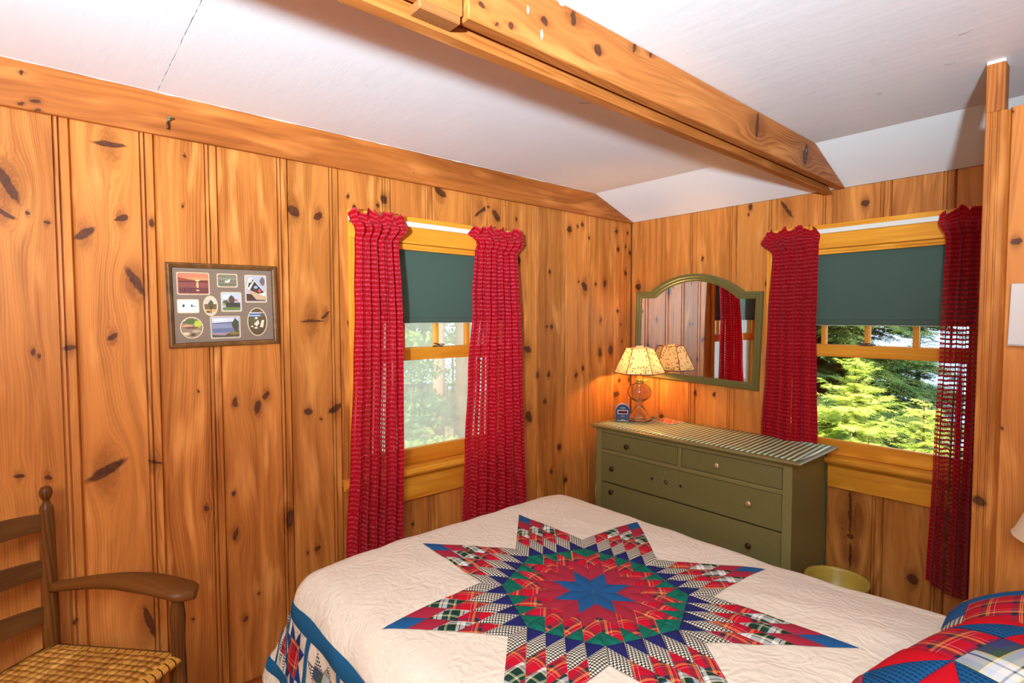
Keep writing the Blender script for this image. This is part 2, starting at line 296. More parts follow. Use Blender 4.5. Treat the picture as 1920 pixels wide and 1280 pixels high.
# ------------------------------------------------------------------ walls of separate boards
ZC, ZW = 2.319, 2.176          # flat ceiling, top of the wall
BX = .018                      # board thickness
def board(name, parent, u0, u1, zr, frame, mat, opening=None, bead=True, plain_left=False):
    """one tongue-and-groove board from u0 to u1 along the wall; frame(u, z, d) -> world, d = depth behind the face"""
    w = u1 - u0
    P = [(0, .012), (.0035, .004), (.0055, 0)]
    if bead: P += [(w-.047, 0), (w-.0455, .009), (w-.0425, .009), (w-.041, 0), (w-.0335, -.001), (w-.032, .009), (w-.029, .009), (w-.0275, 0)]
    P += [(w-.006, 0), (w-.004, .004), (w-.0005, .012)]
    P = [(u0 + a, d) for a, d in P]
    if opening:
        o0, o1, z0, z1 = opening
        for e in (o0, o1):
            if u0 < e < u1:
                for i in range(len(P) - 1):
                    if P[i][0] < e < P[i+1][0]: P.insert(i + 1, (e, P[i][1])); break
    mb = MB()
    for (a, d), (b, e) in zip(P, P[1:]):
        m = (a + b) / 2; rs = [zr]
        if opening and opening[0] < m < opening[1]: rs = [(zr[0], opening[2]), (opening[3], zr[1])]
        for (z0, z1) in rs:
            if z1 <= z0: continue
            mb.face([frame(a, z0, d), frame(b, z0, e), frame(b, z1, e), frame(a, z1, d)], [(a, z0), (b, z0), (b, z1), (a, z1)])
    return mb.build(name, mat, parent)
def slab(name, label, boxes, mat):
    mb = MB()
    for a, b in boxes: mb.box(a, b)
    o = mb.build(name, mat); o['kind'] = 'structure'; o['label'] = label; return o
M_BACK = plain('rough_sheathing', srgb(110, 66, 30), .8)
# left wall (x = 0) -- seen across the frame
OA = (-2.085, -1.185, .66, 1.95)      # rough opening of window 1: y0, y1, z0, z1
wl = slab('wall_left', 'knotty pine board wall with the single narrow window and picture', [((-.13, -7.6, -.02), (-BX, OA[0], ZC+.1)), ((-.13, OA[1], -.02), (-BX, .13, ZC+.1)),
     ((-.13, OA[0], -.02), (-BX, OA[1], OA[2])), ((-.13, OA[0], OA[3]), (-BX, OA[1], ZC+.1))], M_BACK)
BA = [-7.6, -7.35, -7.1, -6.86, -6.62, -6.38, -6.14, -5.9, -5.66, -5.42, -5.16, -4.92, -4.68, -4.42, -4.18, -3.94, -3.69, -3.46, -3.345, -3.097, -2.86, -2.654, -2.387, -2.165, -1.905, -1.667, -1.426, -1.172, -.93, -.68, -.457, -.189, -.002]
del BA[17]
for i in range(len(BA) - 1):
    a, b = BA[i], BA[i+1]; kn = [k for k in KNOT_A if a - .01 <= k[0] <= b + .01]
    op = OA if (b > OA[0] and a < OA[1]) else None
    board('board', wl, a, b, (.0, ZW), lambda u, z, d: (-d, u, z), board_mat(i, 1, kn), op)
# back wall (y = 0) -- with mirror and dresser
WBX = 1.455
OB = (WBX - .455, WBX + .455, .66, 1.95)
wb = slab('wall_back', 'knotty pine board wall behind the dresser and mirror', [((-.13, BX, -.02), (OB[0], .13, ZC+.1)), ((OB[1], BX, -.02), (4.4, .13, ZC+.1)),
     ((OB[0], BX, -.02), (OB[1], .13, OB[2])), ((OB[0], BX, OB[3]), (OB[1], .13, ZC+.1))], M_BACK)
BB = [.002, .24, .51, .775, 1.01, 1.295, 1.56, 1.81, 2.06, 2.3, 2.55, 2.8, 3.05, 3.3, 3.55, 3.8, 4.05, 4.3]
for i in range(len(BB) - 1):
    a, b = BB[i], BB[i+1]; kn = [k for k in KNOT_B if a - .01 <= k[0] <= b + .01]
    op = OB if (b > OB[0] and a < OB[1]) else None
    board('board', wb, a, b, (.0, ZW), lambda u, z, d: (u, d, z), board_mat(i, 2, kn), op)
# partition to the right (its face at y = -.86, left end at x = 2.024)
YP = -.86
wp = slab('wall_partition', 'pine board partition at the right behind the bed head', [((2.026, YP + BX, 0), (4.3, YP + .07, 2.155))], M_BACK)
fp = lambda u, z, d: (u, YP + d, z)
BP = [2.024, 2.352, 2.60, 2.85, 3.1, 3.35, 3.6, 3.85, 4.1, 4.3]
mp_ = board_mat(1, 3, KNOT_P)
edge = MB()
prof = [(2.024, .018), (2.0245, .002), (2.027, 0), (2.036, 0), (2.038, .004), (2.041, .004), (2.043, 0), (2.054, -.001), (2.056, .004), (2.059, .004), (2.061, 0), (2.074, 0), (2.078, .004), (2.084, .012)]
for (a, d), (b, e) in zip(prof, prof[1:]): edge.face([fp(a, 0, d), fp(b, 0, e), fp(b, 2.157, e), fp(a, 2.157, d)], [(a, 0), (b, 0), (b, 2.157), (a, 2.157)], 0)
edge.box((2.024, YP + .018, 0), (2.03, YP + .074, 2.157))
edge.build('edge_board', mp_, wp)
BP[0] = 2.084
for i in range(len(BP) - 1): board('board', wp, BP[i], BP[i+1], (0, 2.16), fp, mp_ if i == 0 else board_mat(i, 4, []))
mb = MB(); mb.box((2.024, YP - .002, 2.157), (2.071, YP + .07, ZC - .008)); st = mb.build('stud', M_BEAM, wp, bevel=.002)
mb = MB(); mb.box((2.0245, YP - .0015, ZC - .012), (2.0705, YP + .069, ZC - .0005)); mb.build('paint_edge', M_WHITE, wp)
# unseen right and rear walls close the room
M_PLAINPINE = wood('plain_pine', PL, PD, ())
slab('wall_right', 'pine wall out of view to the right', [((4.3, -7.6, 0), (4.4, .1, ZC + .1))], M_PLAINPINE)
slab('wall_rear', 'pine wall behind the viewpoint', [((-.13, -7.7, 0), (4.4, -7.6, ZC + .1))], M_PLAINPINE)
# floor of boards
fl = slab('floor', 'reddish brown wooden floor', [((-.02, -7.6, -.12), (4.3, .02, -.012))], M_BACK)
M_FLOOR = wood('floor_wood', srgb(158, 74, 30), srgb(96, 38, 14), (), rough=.3)
for i in range(27):
    mb = MB(); x0 = i * .16; mb.box((x0 + .001, -7.6, -.012), (min(4.3, x0 + .159), 0, 0), along=1, off=i * .7); mb.build('floor_board', M_FLOOR, fl)
# ceiling: flat panels with an open seam, and the slope down to the back wall
YS = -.42
ce = slab('ceiling', 'white painted panel ceiling', [((-.13, -7.7, ZC + .012), (4.4, .1, ZC + .1))], M_PAINT)
rj = random.Random(3)
def panel(x0, x1, y0, y1, jag0=False, jag1=False):
    mb = MB(); n = 60; ys0 = [y0 + (rj.uniform(-.0010, .0010) if jag0 else 0) for _ in range(n + 1)]; ys1 = [y1 + (rj.uniform(-.0010, .0010) if jag1 else 0) for _ in range(n + 1)]
    for i in range(n):
        xa, xb = x0 + (x1 - x0) * i / n, x0 + (x1 - x0) * (i + 1) / n
        mb.face([(xa, ys0[i], ZC), (xb, ys0[i+1], ZC), (xb, ys1[i+1], ZC), (xa, ys1[i], ZC)])
        mb.face([(xa, ys1[i], ZC), (xb, ys1[i+1], ZC), (xb, ys1[i+1], ZC + .012), (xa, ys1[i], ZC + .012)]); mb.face([(xa, ys0[i], ZC + .012), (xb, ys0[i+1], ZC + .012), (xb, ys0[i+1], ZC), (xa, ys0[i], ZC)])
    return mb.build('ceiling_panel', M_PAINT, ce)
panel(0, 1.262, -2.848, YS + .001, jag0=True); panel(0, 1.262, -7.6, -2.8496, jag1=True); panel(1.262, 4.3, -7.6, YS + .001)
mb = MB(); mb.face([(.0, .0, ZW + .002), (4.3, .0, ZW + .002), (4.3, YS, ZC), (.0, YS, ZC)]); mb.face([(.0, .0, ZW + .01), (.0, YS, ZC + .01), (4.3, YS, ZC + .01), (4.3, .0, ZW + .01)]); mb.build('sloped_panel', M_PAINT, ce, weld=False)
for i, (a, b, c, s) in enumerate([((.70, -2.93), (.62, -2.86), 0, 0), ((.95, -1.62), (.98, -1.585), 0, 0), ((2.0, -1.15), (2.03, -1.16), 0, 0), ((1.72, -.86), (1.73, -.84), 0, 0), ((1.93, -.95), (1.96, -.945), 0, 0)][1:]):
    mb = MB(); mb.tube([(a[0], a[1], ZC - .0005), ((a[0]+b[0])/2, (a[1]+b[1])/2 + .004, ZC - .0012), (b[0], b[1], ZC - .0005)], .0007, 5); mb.build('paint_crack', plain('grey_crack', srgb(150, 136, 124), .8), ce)
# slope line z(y)
zs = lambda y: ZW + .002 + (ZC - ZW - .002) * (-y) / (-YS)
# ceiling trim along the left wall, its end cut on the slope
mb = MB(); mb.prism([(-7.6, 2.169), (-.003, 2.169), (-.003, 2.174), (YS - .003, ZC - .001), (-7.6, ZC - .001)], 0, 0.0005, .022, along=1)
t1 = mb.build('trim_1', M_TRIM, bevel=.002); t1['kind'] = 'structure'; t1['label'] = 'wide amber pine board along the top of the left wall'
mb = MB(); nj = 150; yy = np.linspace(-7.55, YS - .01, nj); hh_ = [max(0.0006, rj.gauss(.0010, .0012)) for _ in range(nj)]
for i in range(nj - 1): mb.face([(.0224, yy[i], ZC - hh_[i]), (.0224, yy[i+1], ZC - hh_[i+1]), (.0224, yy[i+1], ZC), (.0224, yy[i], ZC)])
pe = mb.build('paint_edge', M_WHITE, t1, weld=False)
# hook and nail heads in the trim
M_VERD = plain('greenish_metal', srgb(96, 128, 112), .4, metal=.5); M_STEEL = plain('steel', srgb(170, 165, 155), .3, metal=.9)
t = thing('wall_hook', 'small greenish metal hook screwed in the trim above the picture', 'hook', (.022, -2.818, 2.207))
mb = MB(); mb.tube([(0, 0, .012), (.012, 0, .014), (.022, .002, .020)], [.0035, .0035, .003], 8); mb.lathe([(0, .003), (.006, .0025), (.0075, 0), (.006, -.0025), (0, -.003)], 10, (.023, .002, .022)); mb.build('screw', M_VERD, t)
mb = MB(); mb.tube([(.004, 0, .013), (.012, -.003, -.002), (.014, -.004, -.018)], [.004, .0038, .003], 8); mb.build('prong', plain('dark_brass', srgb(90, 62, 30), .4, metal=.6), t)
for nm, y, z in (('above the left curtain', -1.795, 2.215), ('near the corner', -.829, 2.221)):
    mb = MB(); mb.lathe([(.0045, 0), (.004, .0015), (0, .002)], 10); o = mb.build('nail_head', M_STEEL); o.rotation_euler = (0, R(90), 0); o.location = (.0222, y, z)
    tag(o, 'grey nail head in the ceiling trim ' + nm, 'nail')
# beam: two long boards with a slot between them, a filler block and the next length
bm_ = thing('ceiling_beam', 'double pine beam with a dark slot crossing the white ceiling', 'beam', (1.31, -3, 2.16))
def bprism(name, x0, x1, y0, y1, zb, cut=True, mat=M_BEAM, off=0.0, bev=.003):
    mb = MB(); e = .002
    ye = min(-.004, -(zb - ZW) / (ZC - ZW) * -YS - .004) if zb > ZW else -.004
    poly = [(y0, zb), (ye if cut else y1, zb)] + ([(YS - .004, ZC - e)] if cut else [(y1, ZC - e)]) + [(y0, ZC - e)]
    o_ = bm_.location; n = len(poly)
    P = lambda q, x: (x - o_.x, q[0] - o_.y, q[1] - o_.z)
    for x, rev in ((x0, 1), (x1, 0)):
        pp = poly[::-1] if rev else poly; mb.face([P(q, x) for q in pp], [(q[0] , q[1] + off) if False else (q[1] + off, q[0]) for q in pp])
    for i in range(n):
        q, r = poly[i], poly[(i + 1) % n]; mb.face([P(q, x0), P(q, x1), P(r, x1), P(r, x0)][::-1], [(x0 + q[1] + off, q[0]), (x1 + q[1] + off, q[0]), (x1 + r[1] + off, r[0]), (x0 + r[1] + off, r[0])])
    return mb.build(name, mat, bm_, bevel=bev)
M_BEAMF = wood('beam_face_pine', srgb(192, 116, 54), srgb(126, 62, 20), [(k[1], k[0], k[2], k[3], 90 - k[4]) for k in KNOT_F], ring=.012, contrast=.6)
bprism('main_board', 1.321, 1.36, -2.442, 0, 2.171, mat=M_BEAMF)
bprism('main_board', 1.316, 1.346, -7.6, -2.446, 2.178, cut=False, off=.9)
bprism('lower_board', 1.262, 1.302, -7.6, 0, 2.151, off=.37)
bprism('core_board', 1.3025, 1.3205, -7.6, -.06, 2.25, mat=plain('slot_dark_wood', srgb(48, 20, 8), .9), bev=0)
mb = MB(); mb.box((1.302-1.31, -2.56+3, 2.158-2.16), (1.3455-1.31, -2.452+3, 2.178-2.16), along=1); mb.build('filler_block', wood('filler_pine', srgb(150, 92, 48), srgb(96, 52, 22), (), ring=.006), bm_, bevel=.003)
rp = random.Random(11)
for (y, z, w, h) in ((-2.145, 2.312, .013, .006), (-2.262, 2.256, .006, .014), (-2.215, 2.212, .005, .018), (-2.30, 2.292, .003, .010), (-.56, 2.266, .003, .012), (-.535, 2.262, .003, .01)):
    mb = MB(); k = 9; mb.face([(.0506, y + 3 + w*math.cos(2*PI*i/k)*rp.uniform(.5, 1), z - 2.16 + min(h*math.sin(2*PI*i/k)*rp.uniform(.6, 1), ZC-.002-z)) for i in range(k)]); mb.build('paint_spot', M_WHITE, bm_, weld=False)

# ------------------------------------------------------------------ windows (local frame: x right, y outward, z up)
def window(name, label, loc, rotz, ow, gcx, pitch, screen):
    w = struct_empty(name, label, loc, rotz); H = .49; o = ow
    def bx(nm, a, b, along, bev=.003, par=w, mat=M_SASH, off=0.0):
        mb = MB(); mb.box(a, b, along, off=off); return mb.build(nm, mat, par, bevel=bev, bseg=2)
    bx('head_casing', (-H, -.022, 1.868), (H, 0.0, 1.997), 0)
    mb = MB(); mb.prism([(-.002, 1.866), (-.014, 1.863), (-.016, 1.853), (-.010, 1.846), (-.012, 1.838), (.02, 1.838), (.02, 1.866)], 0, -o, o, along=0); mb.build('head_stop', M_SASH, w)
    for sx in (-1, 1): bx('side_casing', (sx*H, -.019, .755), (sx*(o + .005), 0.0, 1.868), 2, off=sx)
    for sx in (-1, 1): bx('side_jamb', (sx*(o + .004), -.001, .70), (sx*(o - .012), .12, 1.90), 2, off=sx*2)
    bx('head_jamb', (-o, -.0, 1.866), (o, .12, 1.93), 0)
    mb = MB(); mb.prism([(.12, .755), (-.050, .757), (-.058, .750), (-.060, .738), (-.055, .728), (-.046, .722), (-.032, .719), (-.022, .706), (.0, .704), (.0, .724), (.12, .724)], 0, -H-.035, H+.035, along=0); mb.build('window_stool', M_SASH, w)
    bx('apron', (-H, -.022, .592), (H, 0.0, .704), 0, off=.3)
    bx('outer_sill', (-o, .04, .70), (o, .16, .756), 0, off=.5)
    gh = pitch * 2
    up = bx('upper_sash', (gcx - gh - .04, .058, 1.294), (gcx + gh + .04, .094, 1.352), 0, off=.1)   # meeting rail
    bx('top_rail', (gcx - gh - .04, .058, 1.84), (gcx + gh + .04, .094, 1.90), 0, par=up)
    for sx in (-1, 1): bx('stile', (gcx + sx*(gh + .045), .058, 1.30), (gcx + sx*(gh - .006), .094, 1.88), 2, par=up, off=sx)
    for k in (-1, 0, 1): bx('muntin', (gcx + k*pitch - .0125, .06, 1.35), (gcx + k*pitch + .0125, .088, 1.85), 2, par=up, off=k, bev=.004)
    for k in range(4): bx('pane', (gcx + (k-2)*pitch, .073, 1.35), (gcx + (k-1)*pitch, .076, 1.85), 2, par=up, mat=M_GLASS, bev=0)
    lo = bx('lower_sash', (gcx - gh - .04, .030, .757), (gcx + gh + .04, .062, .836), 0, off=.6)
    bx('meeting_rail', (gcx - gh - .04, .026, 1.288), (gcx + gh + .04, .060, 1.350), 0, par=lo, off=.8)
    for sx in (-1, 1): bx('stile', (gcx + sx*(gh + .045), .030, .80), (gcx + sx*(gh - .006), .062, 1.30), 2, par=lo, off=sx*3)
    bx('pane', (gcx - gh, .044, .83), (gcx + gh, .047, 1.295), 2, par=lo, mat=M_GLASS, bev=0)
    lk = MB(); lk.lathe([(.0, .0), (.016, 0), (.016, .004), (.006, .008), (.006, .012), (0, .013)], 12, (gcx + .0, .044, 1.35)); lk.loft([[(gcx + x, .044 + y, 1.361 + z + dz) for y, z in ((-.005, 0), (.005, 0), (.005, .005), (-.005, .005))] for x, dz in ((-.03, .006), (-.012, .0), (.012, 0), (.034, -.003))], smooth=False)
    lk.box((gcx - .03, .05, 1.35), (gcx + .03, .058, 1.357)); lk.build('sash_lock', plain('old_brass', srgb(120, 100, 80), .35, metal=.7), lo)
    if screen:
        sc = MB(); sc.face([(-o + .01, .108, .76), (o - .01, .108, .76), (o - .01, .108, 1.85), (-o + .01, .108, 1.85)], [(0, 0), (1, 0), (1, 1.2), (0, 1.2)]); sc.build('insect_screen', M_SCREEN, w, weld=False)
        for sx in (-1, 1): bx('screen_frame', (sx*(o - .02), .102, .756), (sx*(o - .002), .114, 1.86), 2, mat=M_WHITE)
    return w
LA = dict(loc=(0, -1.64, 0), rotz=PI/2); LB = dict(loc=(WBX, 0, 0), rotz=0)
window('window_1', 'pine sash window on the left wall', LA['loc'], LA['rotz'], .455, .03, .203, True)
window('window_2', 'pine sash window on the back wall beside the dresser', LB['loc'], LB['rotz'], .455, .0, .2075, False)
# ------------------------------------------------------------------ roller shades, rods, curtains
def shade_mat():
    t = NT('dark_green_shade_cloth'); u, v, _ = t.xyz(t.uv()); n = t.noise(t.comb(t.math('MULTIPLY', u, 400.0), t.math('MULTIPLY', v, 400.0)), 1.0, 1)
    c = t.mix(n, srgb(64, 84, 74), srgb(80, 98, 86)); p = t.n('ShaderNodeBsdfPrincipled', {'Base Color': c, 'Roughness': .7, 'Specular IOR Level': .25})
    tl = t.n('ShaderNodeBsdfTranslucent', {'Color': (*srgb(60, 110, 96), 1)}); mx = t.n('ShaderNodeMixShader', {0: .08, 1: p, 2: tl}); t.t.links.new(mx.outputs[0], t.out.inputs[0]); return t.m
M_SHADE = shade_mat()
def roller_shade(label, L, zb):
    s = thing('roller_shade', label, 'window shade', L['loc'], L['rotz'], None); w = .445; n = 24
    mb = MB(); zt = 1.862
    zz = [zt, zt - .1, zt - .22, zb + .06, zb + .031]
    for k in range(len(zz) - 1):
        for i in range(n):
            xa, xb = -w + 2*w*i/n, -w + 2*w*(i+1)/n
            f = lambda x, z: .018 + .003*math.sin(x*7 + z*5)*(zt - z)/(zt - zb)
            mb.face([(xa, f(xa, zz[k]), zz[k]), (xa, f(xa, zz[k+1]), zz[k+1]), (xb, f(xb, zz[k+1]), zz[k+1]), (xb, f(xb, zz[k]), zz[k])], [(xa, zz[k]), (xa, zz[k+1]), (xb, zz[k+1]), (xb, zz[k])], smooth=True)
    mb.build('shade_cloth', M_SHADE, s)
    mb = MB(); mb.box((-w, .0145, zb + .002), (w, .0225, zb + .031), along=0); mb.build('hem_bar', M_SHADE, s, bevel=.003)
    mb = MB(); mb.box((-w, .016, zb - .001), (w, .021, zb + .002), along=0); mb.build('hem_edge', plain('pale_hem', srgb(170, 170, 150), .6), s)
    mb = MB(); mb.tube([(-w - .004, .042, 1.875), (w + .004, .042, 1.875)], .018, 14); mb.build('roller', M_SHADE, s)
    return s
roller_shade('dark green roller shade on the left wall window', LA, 1.476)
roller_shade('dark green roller shade on the back wall window by the dresser', LB, 1.457)
def rod(label, L):
    r = thing('curtain_rod', label, 'curtain rod', L['loc'], L['rotz']); mb = MB(); H = .492
    mb.prism([(-.050, 1.944), (-.046, 1.944), (-.046, 1.968), (-.050, 1.968)], 0, -H, H, along=0)
    mb.build('bar', M_WHITE, r, bevel=.0015)
    for sx in (-1, 1):
        mb = MB(); mb.box((sx*H, -.050, 1.944), (sx*(H - .004), -.020, 1.968)); mb.build('return', M_WHITE, r, bevel=.001)
        mb = MB(); mb.box((sx*(H - .03), -.0235, 1.936), (sx*(H - .004), -.0225, 1.976)); mb.build('bracket', M_STEEL, r)
rod('flat white curtain rod over the left wall window', LA); rod('flat white curtain rod over the back wall window', LB)
def curtain_mat(name, base, slub, open_):
    t = NT(name); u, v, _ = t.xyz(t.uv())
    wob = t.noise(t.comb(t.math('MULTIPLY', u, 9.0), t.math('MULTIPLY', v, 3.0)), 1.0, 2)
    vv = t.math('ADD', v, t.math('MULTIPLY', wob, .014)); row = t.math('ABSOLUTE', t.math('SUBTRACT', t.math('FRACT', t.math('DIVIDE', vv, .021)), .5))
    rowm = t.step(row, .20, .42)                                     # thick slub weft rows
    dash = t.step(t.noise(t.comb(t.math('MULTIPLY', u, 150.0), t.math('MULTIPLY', v, 60.0)), 1.0, 2), .36, .62)
    rowc = t.math('MULTIPLY', rowm, dash)
    warp = t.math('ABSOLUTE', t.math('SUBTRACT', t.math('FRACT', t.math('DIVIDE', u, .0085)), .5))
    fine = t.noise(t.comb(t.math('MULTIPLY', u, 700.0), t.math('MULTIPLY', v, 700.0)), 1.0, 1)
    c = t.mix(t.math('MULTIPLY', fine, .5), base, tuple(.55*x for x in base)); c = t.mix(t.math('MULTIPLY', rowc, .9), c, slub)
    p = t.n('ShaderNodeBsdfPrincipled', {'Base Color': c, 'Roughness': .85, 'Specular IOR Level': .1, 'Sheen Weight': .1, 'Normal': t.bump(t.math('ADD', rowm, t.math('MULTIPLY', fine, .5)), .5, .003)})
    tl = t.n('ShaderNodeBsdfTranslucent', {'Color': (*[min(1, x*1.5) for x in base], 1)}); a = t.n('ShaderNodeMixShader', {0: .32, 1: p, 2: tl})
    # gaps between the rows where the weave is loose, in streaks that run down the cloth
    gate = t.step(t.noise(t.comb(t.math('MULTIPLY', u, 26.0), t.math('MULTIPLY', v, .7)), 1.0, 2), .56 - open_, .66 - open_)
    hole = t.math('MULTIPLY', t.math('MULTIPLY', t.step(row, .36, .18), t.step(warp, .14, .26)), gate)
    hole = t.math('MULTIPLY', hole, t.step(v, 1.80, 1.45))
    tr = t.n('ShaderNodeBsdfTransparent'); mx = t.n('ShaderNodeMixShader', {0: hole, 1: a, 2: tr}); t.t.links.new(mx.outputs[0], t.out.inputs[0]); return t.m
M_CURT_A = curtain_mat('crimson_open_weave', srgb(192, 11, 31), srgb(228, 84, 102), .01)
M_CURT_C = curtain_mat('deep_red_loose_weave', srgb(168, 6, 20), srgb(212, 60, 74), .13)
M_CURT_B = curtain_mat('deep_red_open_weave', srgb(168, 6, 20), srgb(212, 60, 74), -.06)
def interp(z, pts):
    for (z0, a, b), (z1, c, d) in zip(pts, pts[1:]):
        if z <= z0 and z >= z1:
            t = (z0 - z) / (z0 - z1) if z0 != z1 else 0; t = t*t*(3 - 2*t); return a + (c - a)*t, b + (d - b)*t
    return pts[-1][1:]
def curtain(label, L, prof, mat, zb, seed, nf=7, hemslope=0.0, group=None, amp=.021):
    """prof: (z, left, right) outline from the rod down; header ruffle flares above the rod"""
    rr = random.Random(seed); c = thing('curtain', label, 'curtain', L['loc'], L['rotz'], group)
    n, ph = 170, [rr.uniform(0, 6.28) for _ in range(8)]
    ztop = 1.992; zz = list(np.linspace(ztop, 1.86, 16)) + list(np.linspace(1.845, zb, 64))
    V, UV = [], []
    for z in zz:
        l, r = interp(z, prof)
        for i in range(n + 1):
            s = i / n
            ss = s + .010*math.sin(2*PI*3*s + ph[0] + z*1.3)
            fold = math.sin(2*PI*nf*ss + ph[1]) * .62 + .38*math.sin(2*PI*(nf*1.63)*ss + ph[2] + .5*z) + .18*math.sin(2*PI*nf*3.1*ss + ph[3])
            low = max(0, (1.86 - z)) / 1.6; a = amp*(.55 + .75*low)
            x = l + (r - l)*s + .006*math.sin(2*PI*nf*ss + ph[1] + 1.57)
            y = -.070 - a*fold - .022*min(1, max(0, (1.86 - z)/.35))
            if z > 1.86:                                              # gathered over the rod, ruffle above flops out
                t = (z - 1.86) / (ztop - 1.86); g = math.exp(-((z - 1.955)/.016)**2)
                ruf = math.sin(2*PI*nf*1.0*ss + ph[4])*.6 + .5*math.sin(2*PI*nf*2.1*ss + ph[5])
                puff = max(0, math.sin(PI*min(1, (z - 1.86)/.085))); lob0 = math.sin(2*PI*(nf*.8)*ss + ph[7])
                y = -.070 - a*fold*(1 - g*.7)*(1 - .55*t) - .024*puff*(1 - g)*(1 + .5*ruf) - (.016*t*t)*(1 + .7*lob0)*(1 - g)
                edge = abs(2*s - 1)**3
                lob = math.sin(2*PI*(nf*.55)*ss + ph[6])*.6 + .4*math.sin(2*PI*nf*1.2*ss + ph[7]); zz_ = z + (.016*lob - .006)*max(0, t - .35)/.65 - .030*edge*max(0, t - .3)*(.5 + .5*math.sin(ph[5] + 3*s))
            else: zz_ = z
            if z < zb + .25: zz_ += (hemslope*(s - .5) + .008*fold + .006*math.sin(9*s + ph[6])) * (1 - (z - zb)/.25)
            V.append((x, min(y, -.0535) if abs(zz_ - 1.956) < .03 else min(y, -.033), zz_)); UV.append((s*.84, z))
    m = n + 1; F = [(k*m+i, (k+1)*m+i, (k+1)*m+i+1, k*m+i+1) for k in range(len(zz)-1) for i in range(n)]
    bulk('curtain_panel', V, F, mat, c, UV, smooth=True)
    l, r = interp(1.96, prof)
    for s in (.12, .32, .55, .8):
        x = l + (r - l)*s; mb = MB(); mb.tube([(x, -.0515, 1.93), (x, -.0515, 1.995), (x, -.047, 2.0), (x, -.0445, 1.99)], .0011, 6); mb.build('curtain_pin', M_STEEL, c)
    return c
curtain('crimson curtain left of the left wall window', LA, [(2.0, -.515, -.245), (1.94, -.497, -.215), (1.855, -.480, -.262), (1.6, -.492, -.256), (1.25, -.503, -.256), (.9, -.52, -.258), (.45, -.546, -.268), (.1, -.56, -.27)], M_CURT_A, .22, 3, nf=6)
curtain('crimson curtain right of the left wall window, with a loosely woven streak', LA, [(2.0, .145, .525), (1.95, .135, .532), (1.865, .180, .487), (1.6, .150, .492), (1.2, .112, .505), (.8, .085, .52), (.44, .066, .536), (.1, .05, .545)], M_CURT_A, .22, 8, nf=7)
curtain('dark red curtain between the mirror and the back wall window', LB, [(2.0, -.46, -.205), (1.93, -.50, -.188), (1.85, -.440, -.20), (1.5, -.452, -.196), (1.2, -.462, -.187), (.85, -.482, -.175), (.1, -.50, -.17)], M_CURT_B, .822, 5, nf=6)
curtain('dark red curtain hanging against the pine partition at the right', LB, [(2.0, .318, .52), (1.95, .312, .53), (1.86, .340, .51), (1.4, .333, .51), (.85, .322, .51), (.2, .306, .515)], M_CURT_C, .225, 12, nf=5, hemslope=-.07)

# ------------------------------------------------------------------ bed: mattress box, quilt of patches, two pillows
QX, QY, HW, QR = .505, -1.850, .588, .13
def qtop(x, t):
    tt = np.clip(np.abs(t)/.718, 0, 1)
    z = .628 - .010*tt**2 - .022*tt**6
    fo = np.clip((.95 - x)/.5, 0, 1); z = z - .010*fo**2
    z = z + .055*np.clip((x - 1.30)/.62, 0, 1)**1.2*(1 - np.clip((t - .30)/.28, 0, 1)) + .030*np.clip((x - 1.75)/.4, 0, 1)*np.clip((t - .30)/.28, 0, 1)
    z = z + .0045*np.sin(x*7.3 + t*2.1)*np.cos(t*6.1 - x*1.7) + .0022*np.sin(x*19 + 3*np.sin(t*9)) * np.cos(t*17 + 2*np.sin(x*8))
    return z
def quilt(x, t):
    """rest coordinates -> world; x along the bed from the foot, t across it"""
    x = np.asarray(x, float); t = np.asarray(t, float)
    a = np.maximum(QX - x, 0); b = np.maximum(np.abs(t) - HW, 0); sg = np.where(t < 0, -1.0, 1.0)
    e = np.maximum(a, b); nn = np.hypot(a, b) + 1e-12; da, db = a/nn, b/nn
    corner = np.minimum(a, b)/(e + 1e-9); fl = .10 + .30*corner*np.clip(e/.2, 0, 1)
    th = np.minimum(e/QR, PI/2); ex = np.maximum(e - QR*PI/2, 0)
    fold = .016*np.sin(np.where(a > b, t, x)*11.0 + 1.0)*np.clip(ex/.2, 0, 1)
    h = QR*np.sin(th) + ex*fl + fold; dz = QR*(1 - np.cos(th)) + ex*np.sqrt(1 - np.minimum(fl, .9)**2)
    xc = np.maximum(x, QX); tc = np.clip(t, -HW, HW)
    wr = .003*np.sin(x*23 + t*31)*np.clip(e/.05, 0, 1)
    return np.stack([xc - h*da - wr*da, QY + tc + sg*(h*db + wr*db), qtop(xc, tc) - dz], -1)
def qnorm(x, t):
    d = 1e-3; p = quilt(x + d, t) - quilt(x - d, t); q = quilt(x, t + d) - quilt(x, t - d); n = np.cross(p, q); return n/(np.linalg.norm(n, axis=-1, keepdims=True) + 1e-12)
def quilt_mat():
    t = NT('cream_quilted_cotton'); g = t.uv(); v = t.n('ShaderNodeTexVoronoi', {'Vector': t.n('ShaderNodeVectorMath', {0: g, 1: t.n('ShaderNodeTexNoise', {'Vector': g, 'Scale': 6.0, 'Detail': 2}).outputs[1]}, operation='ADD').outputs[0], 'Scale': 17.0}, feature='SMOOTH_F1').outputs[0]
    w = t.n('ShaderNodeTexWave', {'Vector': g, 'Scale': 7.0, 'Distortion': 22.0, 'Detail': 3, 'Detail Scale': 1.2}, wave_type='RINGS').outputs[1]
    c = t.mix(t.noise(g, 5.0, 2), srgb(225, 208, 186), srgb(233, 217, 197)); hgt = t.math('ADD', t.math('MULTIPLY', w, .30), t.math('ADD', v, t.math('MULTIPLY', t.noise(g, 900.0, 1), .12)))
    t.pbr(c, .85, .15, t.bump(hgt, .38, .010)); return t.m
M_QUILT = quilt_mat()
